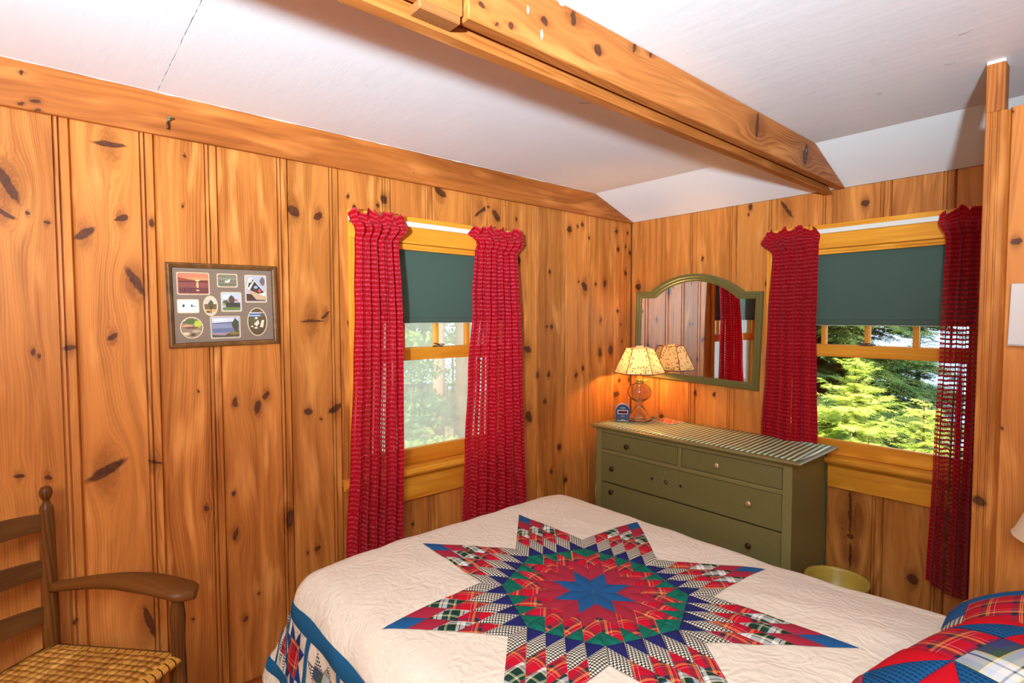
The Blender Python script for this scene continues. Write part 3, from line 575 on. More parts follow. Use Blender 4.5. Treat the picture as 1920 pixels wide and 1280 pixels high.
# woven patch fabrics; UV in metres, squared to the patch
def plaid(name, per, sx, sy=None, twill=.35, rough=.85):
    t = NT(name); u, v, _ = t.xyz(t.uv()); rnd = t.math('MULTIPLY', t.rand(), 7.0)
    fu = t.math('FRACT', t.math('ADD', t.math('DIVIDE', u, per), rnd)); fv = t.math('FRACT', t.math('ADD', t.math('DIVIDE', v, per), t.math('MULTIPLY', rnd, 1.7)))
    a, b = t.ramp(fu, sx, True), t.ramp(fv, sy or sx, True)
    tw = t.math('FRACT', t.math('MULTIPLY', t.math('ADD', u, v), 500.0)); c = t.mix(t.math('ADD', .5 - twill/2, t.math('MULTIPLY', tw, twill)), a, b)
    n = t.noise(t.uv(), 700.0, 1); t.pbr(c, rough, .15, t.bump(n, .25, .001)); return t.m
def ribbed(name, c1, c2, per):
    t = NT(name); u, v, _ = t.xyz(t.uv()); f = t.step(t.math('ABSOLUTE', t.math('SUBTRACT', t.math('FRACT', t.math('DIVIDE', v, per)), .5)), .12, .3)
    g = t.step(t.math('ABSOLUTE', t.math('SUBTRACT', t.math('FRACT', t.math('DIVIDE', u, per)), .5)), .12, .3)
    t.pbr(t.mix(t.math('MULTIPLY', f, t.math('ADD', .5, t.math('MULTIPLY', g, .5))), c1, c2), .85, .15, t.bump(f, .2, .001)); return t.m
def check(name, c1, c2, per):
    t = NT(name); u, v, _ = t.xyz(t.uv()); f = lambda a: t.step(t.math('ABSOLUTE', t.math('SUBTRACT', t.math('FRACT', t.math('DIVIDE', a, per)), .5)), .22, .28)
    a, b = f(u), f(v); m = t.math('MULTIPLY', t.math('ADD', a, b), .5); m = t.step(t.math('ADD', m, t.math('MULTIPLY', t.math('FRACT', t.math('DIVIDE', t.math('ADD', u, v), per)), .3)), .45, .75)
    t.pbr(t.mix(m, c1, c2), .85, .15); return t.m
K = dict(red=srgb(184, 14, 36), navy=srgb(34, 36, 84), green=srgb(12, 92, 74), yel=srgb(226, 206, 110), wht=srgb(226, 222, 214), dgr=srgb(22, 52, 44), blk=srgb(24, 24, 30), mar=srgb(150, 34, 50), blue=srgb(28, 74, 124))
RED_T = [(0, K['red']), (.40, K['navy']), (.47, K['dgr']), (.58, K['red']), (.63, K['yel']), (.655, K['red']), (.69, K['yel']), (.715, K['red']), (.86, K['wht']), (.875, K['red'])]
M_FAB = {
 'blue': ribbed('blue_ribbed_cotton', srgb(24, 66, 114), srgb(34, 92, 140), .004),
 'maroon': ribbed('maroon_pin_dot', srgb(168, 34, 52), srgb(138, 38, 56), .0045),
 'red': plaid('red_tartan', .062, RED_T),
 'watch': plaid('green_navy_tartan', .085, [(0, K['navy']), (.32, K['blk']), (.36, K['navy']), (.42, K['green']), (.62, K['dgr']), (.66, K['green']), (.9, K['navy'])]),
 'navy': plaid('navy_tartan', .085, [(0, srgb(30, 30, 86)), (.45, srgb(28, 34, 72)), (.5, K['dgr']), (.56, srgb(34, 34, 92))]),
 'green': plaid('green_tartan', .07, [(0, srgb(10, 96, 76)), (.45, K['dgr']), (.52, srgb(12, 104, 84)), (.8, srgb(18, 70, 70)), (.85, srgb(10, 96, 76))]),
 'pale': plaid('pale_green_plaid', .075, [(0, K['dgr']), (.28, srgb(150, 160, 140)), (.34, K['yel']), (.37, K['dgr']), (.5, srgb(40, 62, 70)), (.62, K['wht']), (.8, K['navy']), (.83, K['wht']), (.92, K['yel']), (.95, K['dgr'])]),
 'hound': check('black_white_houndstooth', srgb(232, 222, 200), srgb(44, 38, 40), .0085),
 'ginger': check('blue_fine_check', srgb(24, 70, 132), srgb(20, 44, 96), .007),
 'band': plain('teal_blue_cotton', srgb(30, 86, 124), .85, .15),
 'bright': plain('bright_red_cotton', srgb(194, 10, 28), .85, .15),
 'sky': plain('plain_blue_cotton', srgb(16, 74, 130), .85, .15),
 'pblue': ribbed('blue_green_stripe', srgb(22, 88, 130), srgb(18, 50, 92), .010),
 'pink': check('red_fine_check', srgb(204, 66, 66), srgb(120, 40, 60), .006),
 'navyplaid': plaid('navy_white_plaid', .16, [(0, K['wht']), (.10, srgb(70, 90, 120)), (.13, K['wht']), (.2, K['yel']), (.23, srgb(60, 78, 62)), (.42, srgb(60, 62, 104)), (.75, srgb(60, 78, 62)), (.86, K['yel']), (.89, srgb(196, 204, 214))]),
 'cream': M_QUILT,
}
def cpatch(name, fab, quad, surf, norm, parent, ang=0.0, n=5, lift=.0032, puff=.0035, gap=.0003):
    """a sewn patch: quad of rest coordinates (a triangle repeats its last corner), puffed between its seams"""
    q = np.array(quad, float); ctr = q.mean(0); L = np.linalg.norm(q - ctr, axis=1).mean(); q = ctr + (q - ctr)*(1 - gap/L)
    s = np.linspace(0, 1, n + 1); A, B = np.meshgrid(s, s, indexing='ij')
    P = (q[0][None, None]*((1-A)*(1-B))[..., None] + q[1]*(A*(1-B))[..., None] + q[2]*(A*B)[..., None] + q[3]*((1-A)*B)[..., None])
    x, t = P[..., 0], P[..., 1]; N = norm(x, t); pf = lift*.55 + (lift*.45 + puff)*(np.sin(PI*A)*np.sin(PI*B))**.5
    X = surf(x, t) + N*pf[..., None]
    c, s_ = math.cos(ang), math.sin(ang); U = np.stack([x*c + t*s_, -x*s_ + t*c], -1)
    m = n + 1; F = [(i*m+j, (i+1)*m+j, (i+1)*m+j+1, i*m+j+1) for i in range(n) for j in range(n)]
    V = X.reshape(-1, 3); base = len(V)
    return bulk(name, V, F, M_FAB[fab], parent, U.reshape(-1, 2), smooth=True)
bed = thing('bed', 'bed base and mattress hidden under the star quilt', 'bed', (1.4, -1.865, 0))
mb = MB(); mb.box((-.97+.07, -.60, .20), (.98, .60, .44), along=0); mb.build('box_spring', plain('ticking', srgb(190, 180, 165), .9), bed, bevel=.03, bseg=3)
mb = MB(); mb.box((-.97+.07, -.60, .44), (.98, .60, .555), along=0); mb.build('mattress', plain('mattress_cover', srgb(215, 205, 190), .9), bed, bevel=.04, bseg=4)
for sx in (-.8, .9):
    for sy in (-.5, .5):
        mb = MB(); mb.tube([(sx, sy, 0), (sx, sy, .2)], [.02, .03], 10); mb.build('leg', M_PLAINPINE, bed)
qr = thing('star_quilt', 'cream quilt with a large tartan eight point star spread over the bed', 'quilt', (1.4, -1.865, .62))
XH, TD = 2.42, HW + .50
xs = np.linspace(QX - .50, XH, 170); ts = np.linspace(-TD, TD, 190); GX, GT = np.meshgrid(xs, ts, indexing='ij')
OFFQ = np.array([1.4, -1.865, .62])
surfq = lambda x, t: quilt(x, t) - OFFQ
m = len(ts); Fq = np.array([(i*m+j, (i+1)*m+j, (i+1)*m+j+1, i*m+j+1) for i in range(len(xs)-1) for j in range(m-1)])
bulk('quilt_cloth', surfq(GX, GT).reshape(-1, 3), Fq, M_QUILT, qr, np.stack([GX, GT], -1).reshape(-1, 2), smooth=True)
# star: eight diamonds of 5 x 5 patches
SC = np.array([1.2562, -0.0371]); ROW = ['blue', 'maroon', 'red', 'watch', 'hound', 'red', 'pale', 'maroon', 'blue']
SA = np.array([[0.6812, -0.2788], [0.2106, 0.6213]])
for k in range(8):
    th = R(45*k); Ls = 1/(2*math.cos(R(22.5)))/5; v1 = SA @ (Ls*np.array([math.cos(th - R(22.5)), math.sin(th - R(22.5))])); v2 = SA @ (Ls*np.array([math.cos(th + R(22.5)), math.sin(th + R(22.5))])); th += R(22)
    for i in range(5):
        for j in range(5):
            q = [SC + v1*i + v2*j, SC + v1*(i+1) + v2*j, SC + v1*(i+1) + v2*(j+1), SC + v1*i + v2*(j+1)]; fab = ROW[i+j]
            if fab == 'watch':      # blackwatch diamonds are half navy, half green
                ctr = (q[0]+q[2])/2
                for half, (fb, qq) in enumerate((('green', [q[0], q[1], q[3], q[3]]), ('navy', [q[1], q[2], q[3], q[3]]))):
                    cpatch('star_patch', fb, qq, surfq, qnorm, qr, th + R(22.5)*(1 if k % 2 else -1), n=4)
            else: cpatch('star_patch', fab, q, surfq, qnorm, qr, th - R(22.5), n=4)
# border: blue bands, narrow sashes, sawtooth star blocks (near side and the foot corner)
E0, E1, E2, E3 = .158, .216, .416, .455
def near(x, e): return (x, -(HW + e))
def foot(t, e): return (QX - e, -HW + t)
def strip(fab, pts, n, name):
    (p0, p1, p2, p3) = [np.array(p) for p in pts]
    for k in range(n):
        a, b = k/n, (k+1)/n; cpatch(name, fab, [p0 + (p1-p0)*a, p0 + (p1-p0)*b, p3 + (p2-p3)*b, p3 + (p2-p3)*a], surfq, qnorm, qr, n=6, gap=0, puff=.001)
strip('band', [near(QX - E0, E0), near(XH - .1, E0), near(XH - .1, E1), near(QX - E0, E1)], 8, 'blue_band')
strip('band', [near(QX - E2, E2), near(XH - .1, E2), near(XH - .1, E3), near(QX - E2, E3)], 8, 'outer_band')
strip('band', [foot(0, E0), foot(2*HW, E0), foot(2*HW, E1), foot(0, E1)], 6, 'blue_band')
strip('band', [foot(-E2, E2), foot(2*HW, E2), foot(2*HW, E3), foot(-E2, E3)], 6, 'outer_band')
def block(o, ex, ey, cols):
    o, ex, ey = np.array(o), np.array(ex)/4, np.array(ey)/4; g = lambda a, b: o + ex*a + ey*b
    cpatch('border_patch', cols[1], [g(1, 1), g(3, 1), g(3, 3), g(1, 3)], surfq, qnorm, qr, n=5)
    for (p, q_, r_) in (((2, 1), (1, 0), (1, 1)), ((2, 1), (3, 1), (3, 0)), ((3, 2), (3, 1), (4, 1)), ((3, 2), (4, 3), (3, 3)), ((2, 3), (3, 3), (3, 4)), ((2, 3), (1, 4), (1, 3)), ((1, 2), (1, 3), (0, 3)), ((1, 2), (0, 1), (1, 1))):
        cpatch('border_patch', cols[0], [g(*p), g(*q_), g(*r_), g(*r_)], surfq, qnorm, qr, n=3)
BC = [('ginger', 'red'), ('hound', 'navyplaid'), ('maroon', 'green'), ('ginger', 'pale'), ('hound', 'red')]
x = QX - E1 - .10
for k in range(7):
    strip('band', [near(x, E1), near(x + .028, E1), near(x + .028, E2), near(x, E2)], 1, 'sash'); x += .028
    block(near(x, E1), (.2, 0), (0, -.2), BC[(k - 1) % 5]); x += .2
tt = -.0
for k in range(4):
    block(foot(tt + .028, E2), (0, .2), (.2, 0), BC[(k + 1) % 5]); strip('band', [foot(tt, E1), foot(tt + .028, E1), foot(tt + .028, E2), foot(tt, E2)], 1, 'sash'); tt += .228

def pillow(label, loc, size, rot, patches, backfab, Tk=.10):
    p = thing('pillow', label, 'pillow', loc); p.rotation_euler = [R(a) for a in rot]; A, B = size
    def P(u, v):
        u, v = np.asarray(u, float), np.asarray(v, float); e = np.clip((1 - np.abs(u)**2.1)*(1 - np.abs(v)**2.1), 0, 1)
        return np.stack([A*u*(1 - .09*v**4), B*v*(1 - .09*u**4), Tk*e**.75 + .006*np.sin(4*u + 3*v)*e], -1)
    def N(u, v):
        d = 2e-3; u, v = np.clip(u, -.995, .995), np.clip(v, -.995, .995); a = P(u + d, v) - P(u - d, v); b = P(u, v + d) - P(u, v - d); n = np.cross(a, b); return n/(np.linalg.norm(n, axis=-1, keepdims=True) + 1e-12)
    g = np.sin(np.linspace(-1, 1, 41)*PI/2); U, Vv = np.meshgrid(g, g, indexing='ij'); X = P(U, Vv); Xb = X.copy(); Xb[..., 2] *= -.16
    m = 41; F = np.array([(i*m+j, (i+1)*m+j, (i+1)*m+j+1, i*m+j+1) for i in range(m-1) for j in range(m-1)])
    bulk('pillow_body', np.concatenate([X.reshape(-1, 3), Xb.reshape(-1, 3)]), np.concatenate([F, F[:, ::-1] + m*m]), M_FAB[backfab], p, np.tile(np.stack([U*A, Vv*B], -1).reshape(-1, 2), (2, 1)), smooth=True)
    for fab, quad in patches:
        q = np.array(quad, float); n = 8 if max(np.ptp(q[:, 0]), np.ptp(q[:, 1])) > .4 else 5
        def surf(x, t): return P(x/A, t/B)
        def norm(x, t): return N(x/A, t/B)
        cpatch('pillow_patch', fab, q*np.array([A, B]), surf, norm, p, 0, n=n, lift=.003, puff=.003, gap=.001)
    return p
# near pillow: red and blue triangles round plaid squares
pp = []; G = [-.985, -.52, -.04, .47, .985]; rp = random.Random(4)
for i in range(4):
    for j in range(4):
        a, b, c, d = G[i], G[i+1], G[j], G[j+1]
        if (i, j) in ((0, 2), (1, 2)): continue
        fl = (i + j) % 2
        f1, f2 = ('pblue', 'bright') if fl else ('bright', 'pblue')
        if (i, j) in ((0, 0), (3, 2)): f1 = 'pink'
        if fl: pp += [(f1, [(a, c), (b, c), (b, d), (b, d)]), (f2, [(a, c), (b, d), (a, d), (a, d)])]
        else: pp += [(f1, [(a, c), (b, c), (a, d), (a, d)]), (f2, [(b, c), (b, d), (a, d), (a, d)])]
pp += [('red', [(-.985, -.04), (-.52, -.04), (-.52, .47), (-.985, .47)]), ('navyplaid', [(-.52, -.04), (-.04, -.04), (-.04, .47), (-.52, .47)])]
pillow('patchwork pillow of red and blue triangles, nearest the viewer', (2.268, -1.795, .700), (.268, .268), (17, 3, -27), pp, 'sky', .105)
q2 = [('hound', [(-.985, -.66), (.985, -.66), (.985, -.40), (-.985, -.40)]), ('hound', [(-.985, -.40), (-.8, -.40), (-.8, -.1), (-.985, -.1)]), ('bright', [(-.985, -.985), (.985, -.985), (.985, -.66), (-.985, -.66)]),
      ('red', [(-.8, -.40), (-.2, -.40), (-.2, .25), (-.8, .25)]), ('blue', [(-.985, -.1), (-.8, -.1), (-.8, .25), (-.985, .25)]), ('blue', [(-.985, .25), (-.2, .25), (-.2, .5), (-.985, .5)]), ('red', [(-.985, .5), (-.2, .5), (-.2, .985), (-.985, .985)])]
for i in range(5):
    for j in range(5): q2.append((('bright', 'pink')[(i + j) % 2], [(-.2 + i*.237, -.40 + j*.277), (-.2 + (i+1)*.237, -.40 + j*.277), (-.2 + (i+1)*.237, -.40 + (j+1)*.277), (-.2 + i*.237, -.40 + (j+1)*.277)]))
pillow('patchwork pillow with a houndstooth band, behind the triangle pillow', (2.335, -1.335, .668), (.30, .265), (0, -6, 3), q2, 'bright', .15)
# ------------------------------------------------------------------ dresser
def olive(name, c, rough=.34):
    t = NT(name); g = t.n('ShaderNodeTexCoord').outputs['Object']; n = t.noise(g, 90.0, 3); b = t.noise(g, 3.0, 2)
    cc = t.mix(b, c, tuple(x*.86 for x in c)); cc = t.mix(t.math('MULTIPLY', t.step(n, .62, .7), .25), cc, tuple(x*1.5 for x in c))
    t.pbr(cc, rough, .5, t.bump(t.math('ADD', n, t.noise(g, 30.0, 2)), .06, .003)); return t.m
M_OLIVE = olive('olive_green_paint', srgb(138, 125, 76)); M_OLIVED = olive('worn_olive_paint', srgb(124, 114, 68)); M_BRASS = plain('pale_brass', srgb(222, 196, 140), .3, metal=.55)
M_KNOB = plain('dark_bronze', srgb(70, 38, 24), .3, metal=.3); M_GAP = plain('drawer_gap_shadow_wood', srgb(40, 36, 22), .9)
D0 = (.70, -.26, 0)
dr = thing('dresser', 'olive green painted dresser with four drawers under the mirror', 'dresser', D0)
def dbox(name, a, b, mat=M_OLIVE, par=dr, bev=.003, along=2):
    mb = MB(); mb.box([a[i]-D0[i] for i in range(3)], [b[i]-D0[i] for i in range(3)], along=along); return mb.build(name, mat, par, bevel=bev, bseg=2)
dx0, dx1, dy0, dy1 = .092, 1.312, -.490, -.022
mb = MB(); o = lambda p: p
prof = [(-.010, .786), (.012, .786), (.030, .790), (.040, .798), (.046, .802), (.046, .807), (.040, .8125), (.034, .813), (-.010, .813)]
xa, xb, ya, yb = dx0 - .0, dx1 + .0, dy0, dy1 + .005
rings = []
for off, z in [(.0, .786), (.012, .786), (.030, .790), (.036, .796), (.046, .801), (.048, .807), (.044, .8125), (.036, .8135)]:
    rings.append([(xa - off*.4 - D0[0], ya - off - D0[1] + .012, z), (xb + off - D0[0], ya - off - D0[1] + .012, z), (xb + off - D0[0], yb - D0[1], z), (xa - off*.4 - D0[0], yb - D0[1], z)])
mb.loft(rings, cap=True, smooth=False); mb.build('top', M_OLIVE, dr)
dbox('side_panel', (dx0, dy0 + .03, .05), (dx0 + .018, dy1, .787)); dbox('side_panel', (dx1 - .018, dy0 + .03, .05), (dx1 - .006, dy1 - .02, .787))
dbox('back_panel', (dx0 + .02, dy1 - .012, .08), (dx1 - .02, dy1 - .004, .785))
for x in (dx0, dx1 - .046): dbox('front_post', (x, dy0, 0), (x + .046, dy0 + .045, .787))
for x in (dx0, dx1 - .03): dbox('rear_post', (x, dy1 - .03, 0), (x + .03, dy1, .787), olive('green_edge_paint', srgb(70, 92, 62)))
ix0, ix1 = dx0 + .046, dx1 - .046
dbox('carcass_shadow', (ix0, dy0 + .02, .15), (ix1, dy0 + .03, .785), M_GAP, bev=0)
dbox('rail', (ix0, dy0 + .002, .766), (ix1, dy0 + .03, .787)); dbox('rail', (ix0, dy0 + .001, .633), (ix1, dy0 + .03, .656)); dbox('rail', (ix0, dy0 + .002, .11), (ix1, dy0 + .03, .16))
dbox('divider', ((ix0 + ix1)/2 - .012, dy0 + .001, .656), ((ix0 + ix1)/2 + .012, dy0 + .03, .766))
def knob(par, x, z, y, mat, lab):
    mb = MB(); mb.lathe([(.006, 0), (.006, .008), (.012, .012), (.0155, .018), (.0145, .024), (.009, .027), (0, .0275)], 16); k = mb.build('knob', mat, par, ); k.rotation_euler = (R(90), 0, 0); k.location = (x - D0[0], y - D0[1], z); k['label'] = lab; return k
def drawer(x0, x1, z0, z1, knobs, dy=0.0):
    d = dbox('drawer', (x0 + .0025, dy0 + .003 - dy, z0 + .0025), (x1 - .0025, dy0 + .020, z1 - .0025), M_OLIVED, along=0)
    for kx, kz, m_, lab in knobs: knob(d, kx, kz, dy0 + .003 - dy, m_, lab)
    return d
mx_ = (ix0 + ix1)/2; kb, kd = 'pale brass knob', 'dark reddish knob'
drawer(ix0, mx_ - .012, .656, .766, [(.345, .705, M_KNOB, kd)]); drawer(mx_ + .012, ix1, .656, .766, [(.935, .713, M_BRASS, kb)])
d2 = drawer(ix0, ix1, .446, .633, [(.232, .545, M_KNOB, kd), (1.108, .553, M_BRASS, kb)])
drawer(ix0, ix1, .162, .443, [(.226, .395, M_KNOB, kd), (1.110, .335, M_KNOB, 'dark knob')])
for k, x in enumerate((.52, .615, .71)):   # plugged holes of a lost pull
    mb = MB(); mb.lathe([(.0125, -.0005), (.0125, .0015), (.009, .0018), (.007, -.0004), (0, -.0004)], 12) if k == 1 else mb.lathe([(.010, 0), (.006, .0012), (.0, .0014)], 5); h = mb.build('old_pull_mark', M_GAP, d2); h.rotation_euler = (R(90), 0, 0); h.location = (x - D0[0], dy0 + .0028 - D0[1], .545)
rs = random.Random(2)
for k in range(14):
    x, z = rs.uniform(.49, .72), rs.uniform(.50, .60); mb = MB(); a = rs.uniform(.7, 2.4); l = rs.uniform(.008, .028)
    mb.face([(x - D0[0], dy0 + .0026 - D0[1], z), (x + .0012 - D0[0], dy0 + .0026 - D0[1], z), (x + .0012 + l*math.cos(a) - D0[0], dy0 + .0026 - D0[1], z + l*math.sin(a)), (x + l*math.cos(a) - D0[0], dy0 + .0026 - D0[1], z + l*math.sin(a))]); mb.build('scratch', plain('bare_scratch', srgb(180, 176, 140), .7) if k == 0 else bpy.data.materials['bare_scratch'], d2, weld=False)
def runner_mat():
    t = NT('striped_runner_cloth'); u, v, _ = t.xyz(t.uv()); w = t.noise(t.uv(), 8.0, 2); f = t.math('FRACT', t.math('DIVIDE', t.math('ADD', u, t.math('MULTIPLY', w, .008)), .0285))
    c = t.mix(t.step(t.math('ABSOLUTE', t.math('SUBTRACT', f, .5)), .19, .23), srgb(236, 228, 186), srgb(70, 116, 84)); t.pbr(c, .42, .5, t.bump(t.math('ADD', t.math('MULTIPLY', f, .6), w), .25, .004)); return t.m
mb = MB(); nx, ny = 60, 8; rx0, rx1, ry0, ry1 = .105, 1.338, -.492, -.035
for i in range(nx):
    for j in range(ny):
        pts = []
        for a, b in ((i, j), (i+1, j), (i+1, j+1), (i, j+1)):
            x = rx0 + (rx1-rx0)*a/nx; y = ry0 + (ry1-ry0)*b/ny + .004*math.sin(x*17)*(1 if b in (0, ny) else .3); pts.append((x, y, .8150 + .0007*math.sin(x*31 + y*20)))
        mb.face(pts, [(p[0] + .05*p[1], p[1]) for p in pts], smooth=True)
ru = mb.build('table_runner', runner_mat()); tag(ru, 'green and cream striped runner covering the dresser top', 'runner')
sd = ru.modifiers.new('thick', 'SOLIDIFY'); sd.thickness = .0012; sd.offset = -1
ZT = .8162
# ------------------------------------------------------------------ arched mirror
mi = thing('wall_mirror', 'arched mirror in an olive green frame on the back wall', 'mirror', (.040, -.001, 1.095)); mi.rotation_euler = (0, R(1.9), 0)
Wm, Hm = .888, .588
def outline(off):
    x0, x1, z0, z1 = off, Wm - off, off, Hm - off*1.0; hc = .330 - off*.95; rise = .115 - off*.1; cx = .445; Rr = (hc*hc + rise*rise)/(2*rise); a = math.asin(min(1, hc/Rr)); zc = z1 + rise - Rr
    arc = [(cx + Rr*math.sin(-t), zc + Rr*math.cos(t)) for t in np.linspace(-a, a, 29)]
    return [(x0, z0), (x1, z0), (x1, z1)] + arc + [(x0, z1)]
rg = [[(x, -d, z) for x, z in outline(o_)] for o_, d in ((.0, .0), (.0, .018), (.004, .022), (.016, .022), (.020, .018), (.032, .018), (.036, .014), (.043, .012), (.045, .004))]
mb = MB(); mb.loft(rg, cap=False, smooth=False); mb.build('frame', olive('mirror_frame_paint', srgb(104, 98, 52), .3), mi)
mb = MB(); mb.face([(x, -.0075, z) for x, z in outline(.042)]); gl = NT('silvered_glass'); g_ = gl.n('ShaderNodeBsdfGlossy', {'Color': (.86, .87, .84, 1), 'Roughness': .0}); gl.t.links.new(g_.outputs[0], gl.out.inputs[0]); mb.build('mirror_glass', gl.m, mi, weld=False)
mb = MB(); mb.face([(x, -.002, z) for x, z in outline(.01)]); mb.build('backing', M_BACK, mi, weld=False)
# ------------------------------------------------------------------ glass lamp with a hexagonal shade
lx, ly = .217, -.195
lp = thing('table_lamp', 'clear glass lamp with a hexagonal flowered shade, lit, in the corner', 'lamp', (lx, ly, ZT))
M_CLEAR = NT('clear_glass'); M_CLEAR.pbr((1, 1, 1, 1), .0, .5, IOR=1.45, Transmission_Weight=1.0); M_CLEAR = M_CLEAR.m
outer = [(.0, .092), (.010, .086), (.030, .056), (.050, .030), (.070, .008), (.074, .0), (.078, .0), (.082, .004), (.079, .012), (.060, .034), (.042, .060), (.028, .084), (.020, .100), (.020, .106), (.027, .112), (.022, .118), (.030, .126), (.056, .142), (.073, .163), (.079, .188), (.075, .210), (.060, .230), (.038, .244), (.024, .251)]
inner = [(.022, .249), (.036, .241), (.057, .227), (.071, .208), (.075, .188), (.069, .165), (.053, .145), (.026, .131), (0, .129)]
mb = MB(); mb.lathe(outer + inner, 32); mb.build('glass_base', M_CLEAR, lp)
M_BRASS2 = plain('bright_brass', srgb(232, 196, 96), .25, metal=.7)
mb = MB(); mb.lathe([(.0, .248), (.026, .248), (.028, .255), (.025, .262), (.034, .266), (.036, .274), (.024, .280), (.021, .292), (.016, .300), (.016, .318), (0, .319)], 24); mb.build('collar', M_BRASS2, lp)
mb = MB(); mb.tube([(.022, 0, .27), (.056, -.01, .27)], .003, 8); mb.lathe([(0, -.008), (.008, -.006), (.009, 0), (.008, .006), (0, .008)], 10, (.062, -.012, .27)); mb.build('wick_knob', M_BRASS2, lp)
mb = MB(); mb.tube([(0, 0, .13), (0, 0, .255)], .0035, 8); mb.build('tube', plain('nickel', srgb(190, 186, 176), .25, metal=.8), lp)
bulbm = NT('lit_bulb'); e_ = bulbm.n('ShaderNodeEmission', {'Color': (1, .72, .36, 1), 'Strength': 20.0}); mxb = bulbm.n('ShaderNodeMixShader', {0: .25, 1: bulbm.n('ShaderNodeBsdfTransparent'), 2: e_}); bulbm.t.links.new(mxb.outputs[0], bulbm.out.inputs[0])
mb = MB(); mb.lathe([(0, .318), (.012, .322), (.014, .335), (.026, .358), (.030, .378), (.024, .398), (.010, .408), (0, .410)], 16); mb.build('bulb', bulbm.m, lp)
BL = light('lamp_bulb_light', 'POINT', (lx, ly, ZT + .375), 12, (1.0, .50, .13), .02); 
def shade_paper(name, em):
    t = NT(name); g = t.n('ShaderNodeTexCoord').outputs['Object']; v = t.n('ShaderNodeTexVoronoi', {'Vector': g, 'Scale': 62.0}); d = v.outputs['Distance']; col = v.outputs['Color']; r_, g2, _ = t.xyz(col)
    spot = t.math('MULTIPLY', t.step(d, .42, .30), t.step(r_, .35, .4)); cc = t.mix(t.step(g2, .45, .55), srgb(140, 30, 40), srgb(70, 70, 26)); base = t.mix(t.math('MULTIPLY', spot, .85), srgb(232, 206, 156), cc)
    df = t.n('ShaderNodeBsdfDiffuse', {'Color': base}); tl = t.n('ShaderNodeBsdfTranslucent', {'Color': base}); mx = t.n('ShaderNodeMixShader', {0: .13, 1: df, 2: tl}); t.t.links.new(mx.outputs[0], t.out.inputs[0]); return t.m
M_PAPER = shade_paper('flowered_shade_paper', 0); M_PIPE = plain('dark_red_piping', srgb(120, 30, 40), .7)
zb_, zt_, rb, rt_ = .318, .486, .166, .086; ph = math.atan2(-3.05, 2.15) + R(30)
cb = [(rb*math.cos(ph + k*PI/3), rb*math.sin(ph + k*PI/3), zb_) for k in range(6)]; ct = [(rt_*math.cos(ph + k*PI/3), rt_*math.sin(ph + k*PI/3), zt_) for k in range(6)]
for k in range(6):
    j = (k + 1) % 6; mb = MB(); mb.face([cb[k], cb[j], ct[j], ct[k]]); s_ = mb.build('shade_panel', M_PAPER, lp, weld=False)
    mb = MB(); mb.tube([cb[k], ct[k]], .0022, 6); mb.build('shade_seam', M_PIPE, lp)
    mb = MB(); mb.tube([cb[k], cb[j]], .0028, 6); mb.build('shade_piping', M_PIPE, lp); mb = MB(); mb.tube([ct[k], ct[j]], .0022, 6); mb.build('shade_piping', M_PIPE, lp)
mb = MB(); mb.lathe([(.0, .498), (.024, .498), (.025, .492), (.025, .484), (.0, .484)], 20); mb.build('cap', plain('cream_cap', srgb(240, 214, 160), .5), lp)
mb = MB(); mb.lathe([(.0, .300), (.026, .304), (.030, .312), (.0, .312)], 20)
for k in range(3): mb.tube([(0, 0, .484), (ct[2*k][0], ct[2*k][1], .485)], .0018, 6)
mb.tube([(.014, .0, .31), (.045, .0, .36), (.048, 0, .42), (.01, 0, .484)], .0015, 6); mb.tube([(-.014, .0, .31), (-.045, .0, .36), (-.048, 0, .42), (-.01, 0, .484)], .0015, 6); mb.build('harp', M_BRASS2, lp)
mb = MB(); pts = [(lx - .05, -.06, ZT + .012), (.10, -.05, ZT + .006), (.060, -.10, .82), (.052, -.30, .74), (.05, -.42, .50), (.048, -.44, .36), (.05, -.43, .22), (.04, -.40, .05), (.03, -.3, .012)]
cv = []
for a, b in zip(pts, pts[1:]): cv += [tuple(Vector(a).lerp(Vector(b), q/4)) for q in range(4)]
mb.tube(cv + [pts[-1]], .0032, 7); co = mb.build('lamp_cord', plain('ivory_cord', srgb(222, 200, 140), .5)); tag(co, 'ivory electric cord hanging down the left side of the dresser', 'cord')
# ------------------------------------------------------------------ alarm clock
ck = thing('alarm_clock', 'small blue domed digital alarm clock on the dresser', 'clock', (.165, -.305, ZT), math.atan2(-2.87, 2.18) + R(90))
dome = [(-.046, 0), (.046, 0)] + [(.046*math.cos(a), .066 + .046*math.sin(a)) for a in np.linspace(0, PI, 17)]
mb = MB(); mb.prism(dome, 1, -.022, .030, along=2, smooth=False); mb.build('body', plain('navy_blue_plastic', srgb(10, 40, 92), .3), ck, bevel=.004, bseg=2)
mb = MB(); mb.prism([(x*1.03, z if z == 0 else (z-.05)*1.03 + .0525) for x, z in dome], 1, .004, .020, along=2); mb.build('silver_band', plain('pale_plastic', srgb(200, 200, 205), .3), ck)
mb = MB(); mb.box((-.034, -.0238, .050), (.034, -.0215, .076)); mb.build('display_bezel', M_WHITE, ck, bevel=.001)
mb = MB(); mb.box((-.030, -.0246, .054), (.030, -.0235, .072)); mb.build('display', plain('dark_red_display', srgb(96, 8, 22), .15), ck)
mb = MB(); mb.box((-.045, -.0245, .0), (.045, -.0215, .018)); mb.build('plinth', plain('black_blue_plastic', srgb(18, 26, 48), .3), ck)
mb = MB()
for x in (-.032, -.021, -.011, .011, .021, .032): mb.box((x - .003, -.0262, .004), (x + .003, -.0243, .008 + (.003 if abs(x) < .015 else 0)))
mb.face([(-.005, -.0262, .005), (.005, -.0262, .005), (0, -.0262, .018)]); mb.build('button_marks', M_WHITE, ck, weld=False)
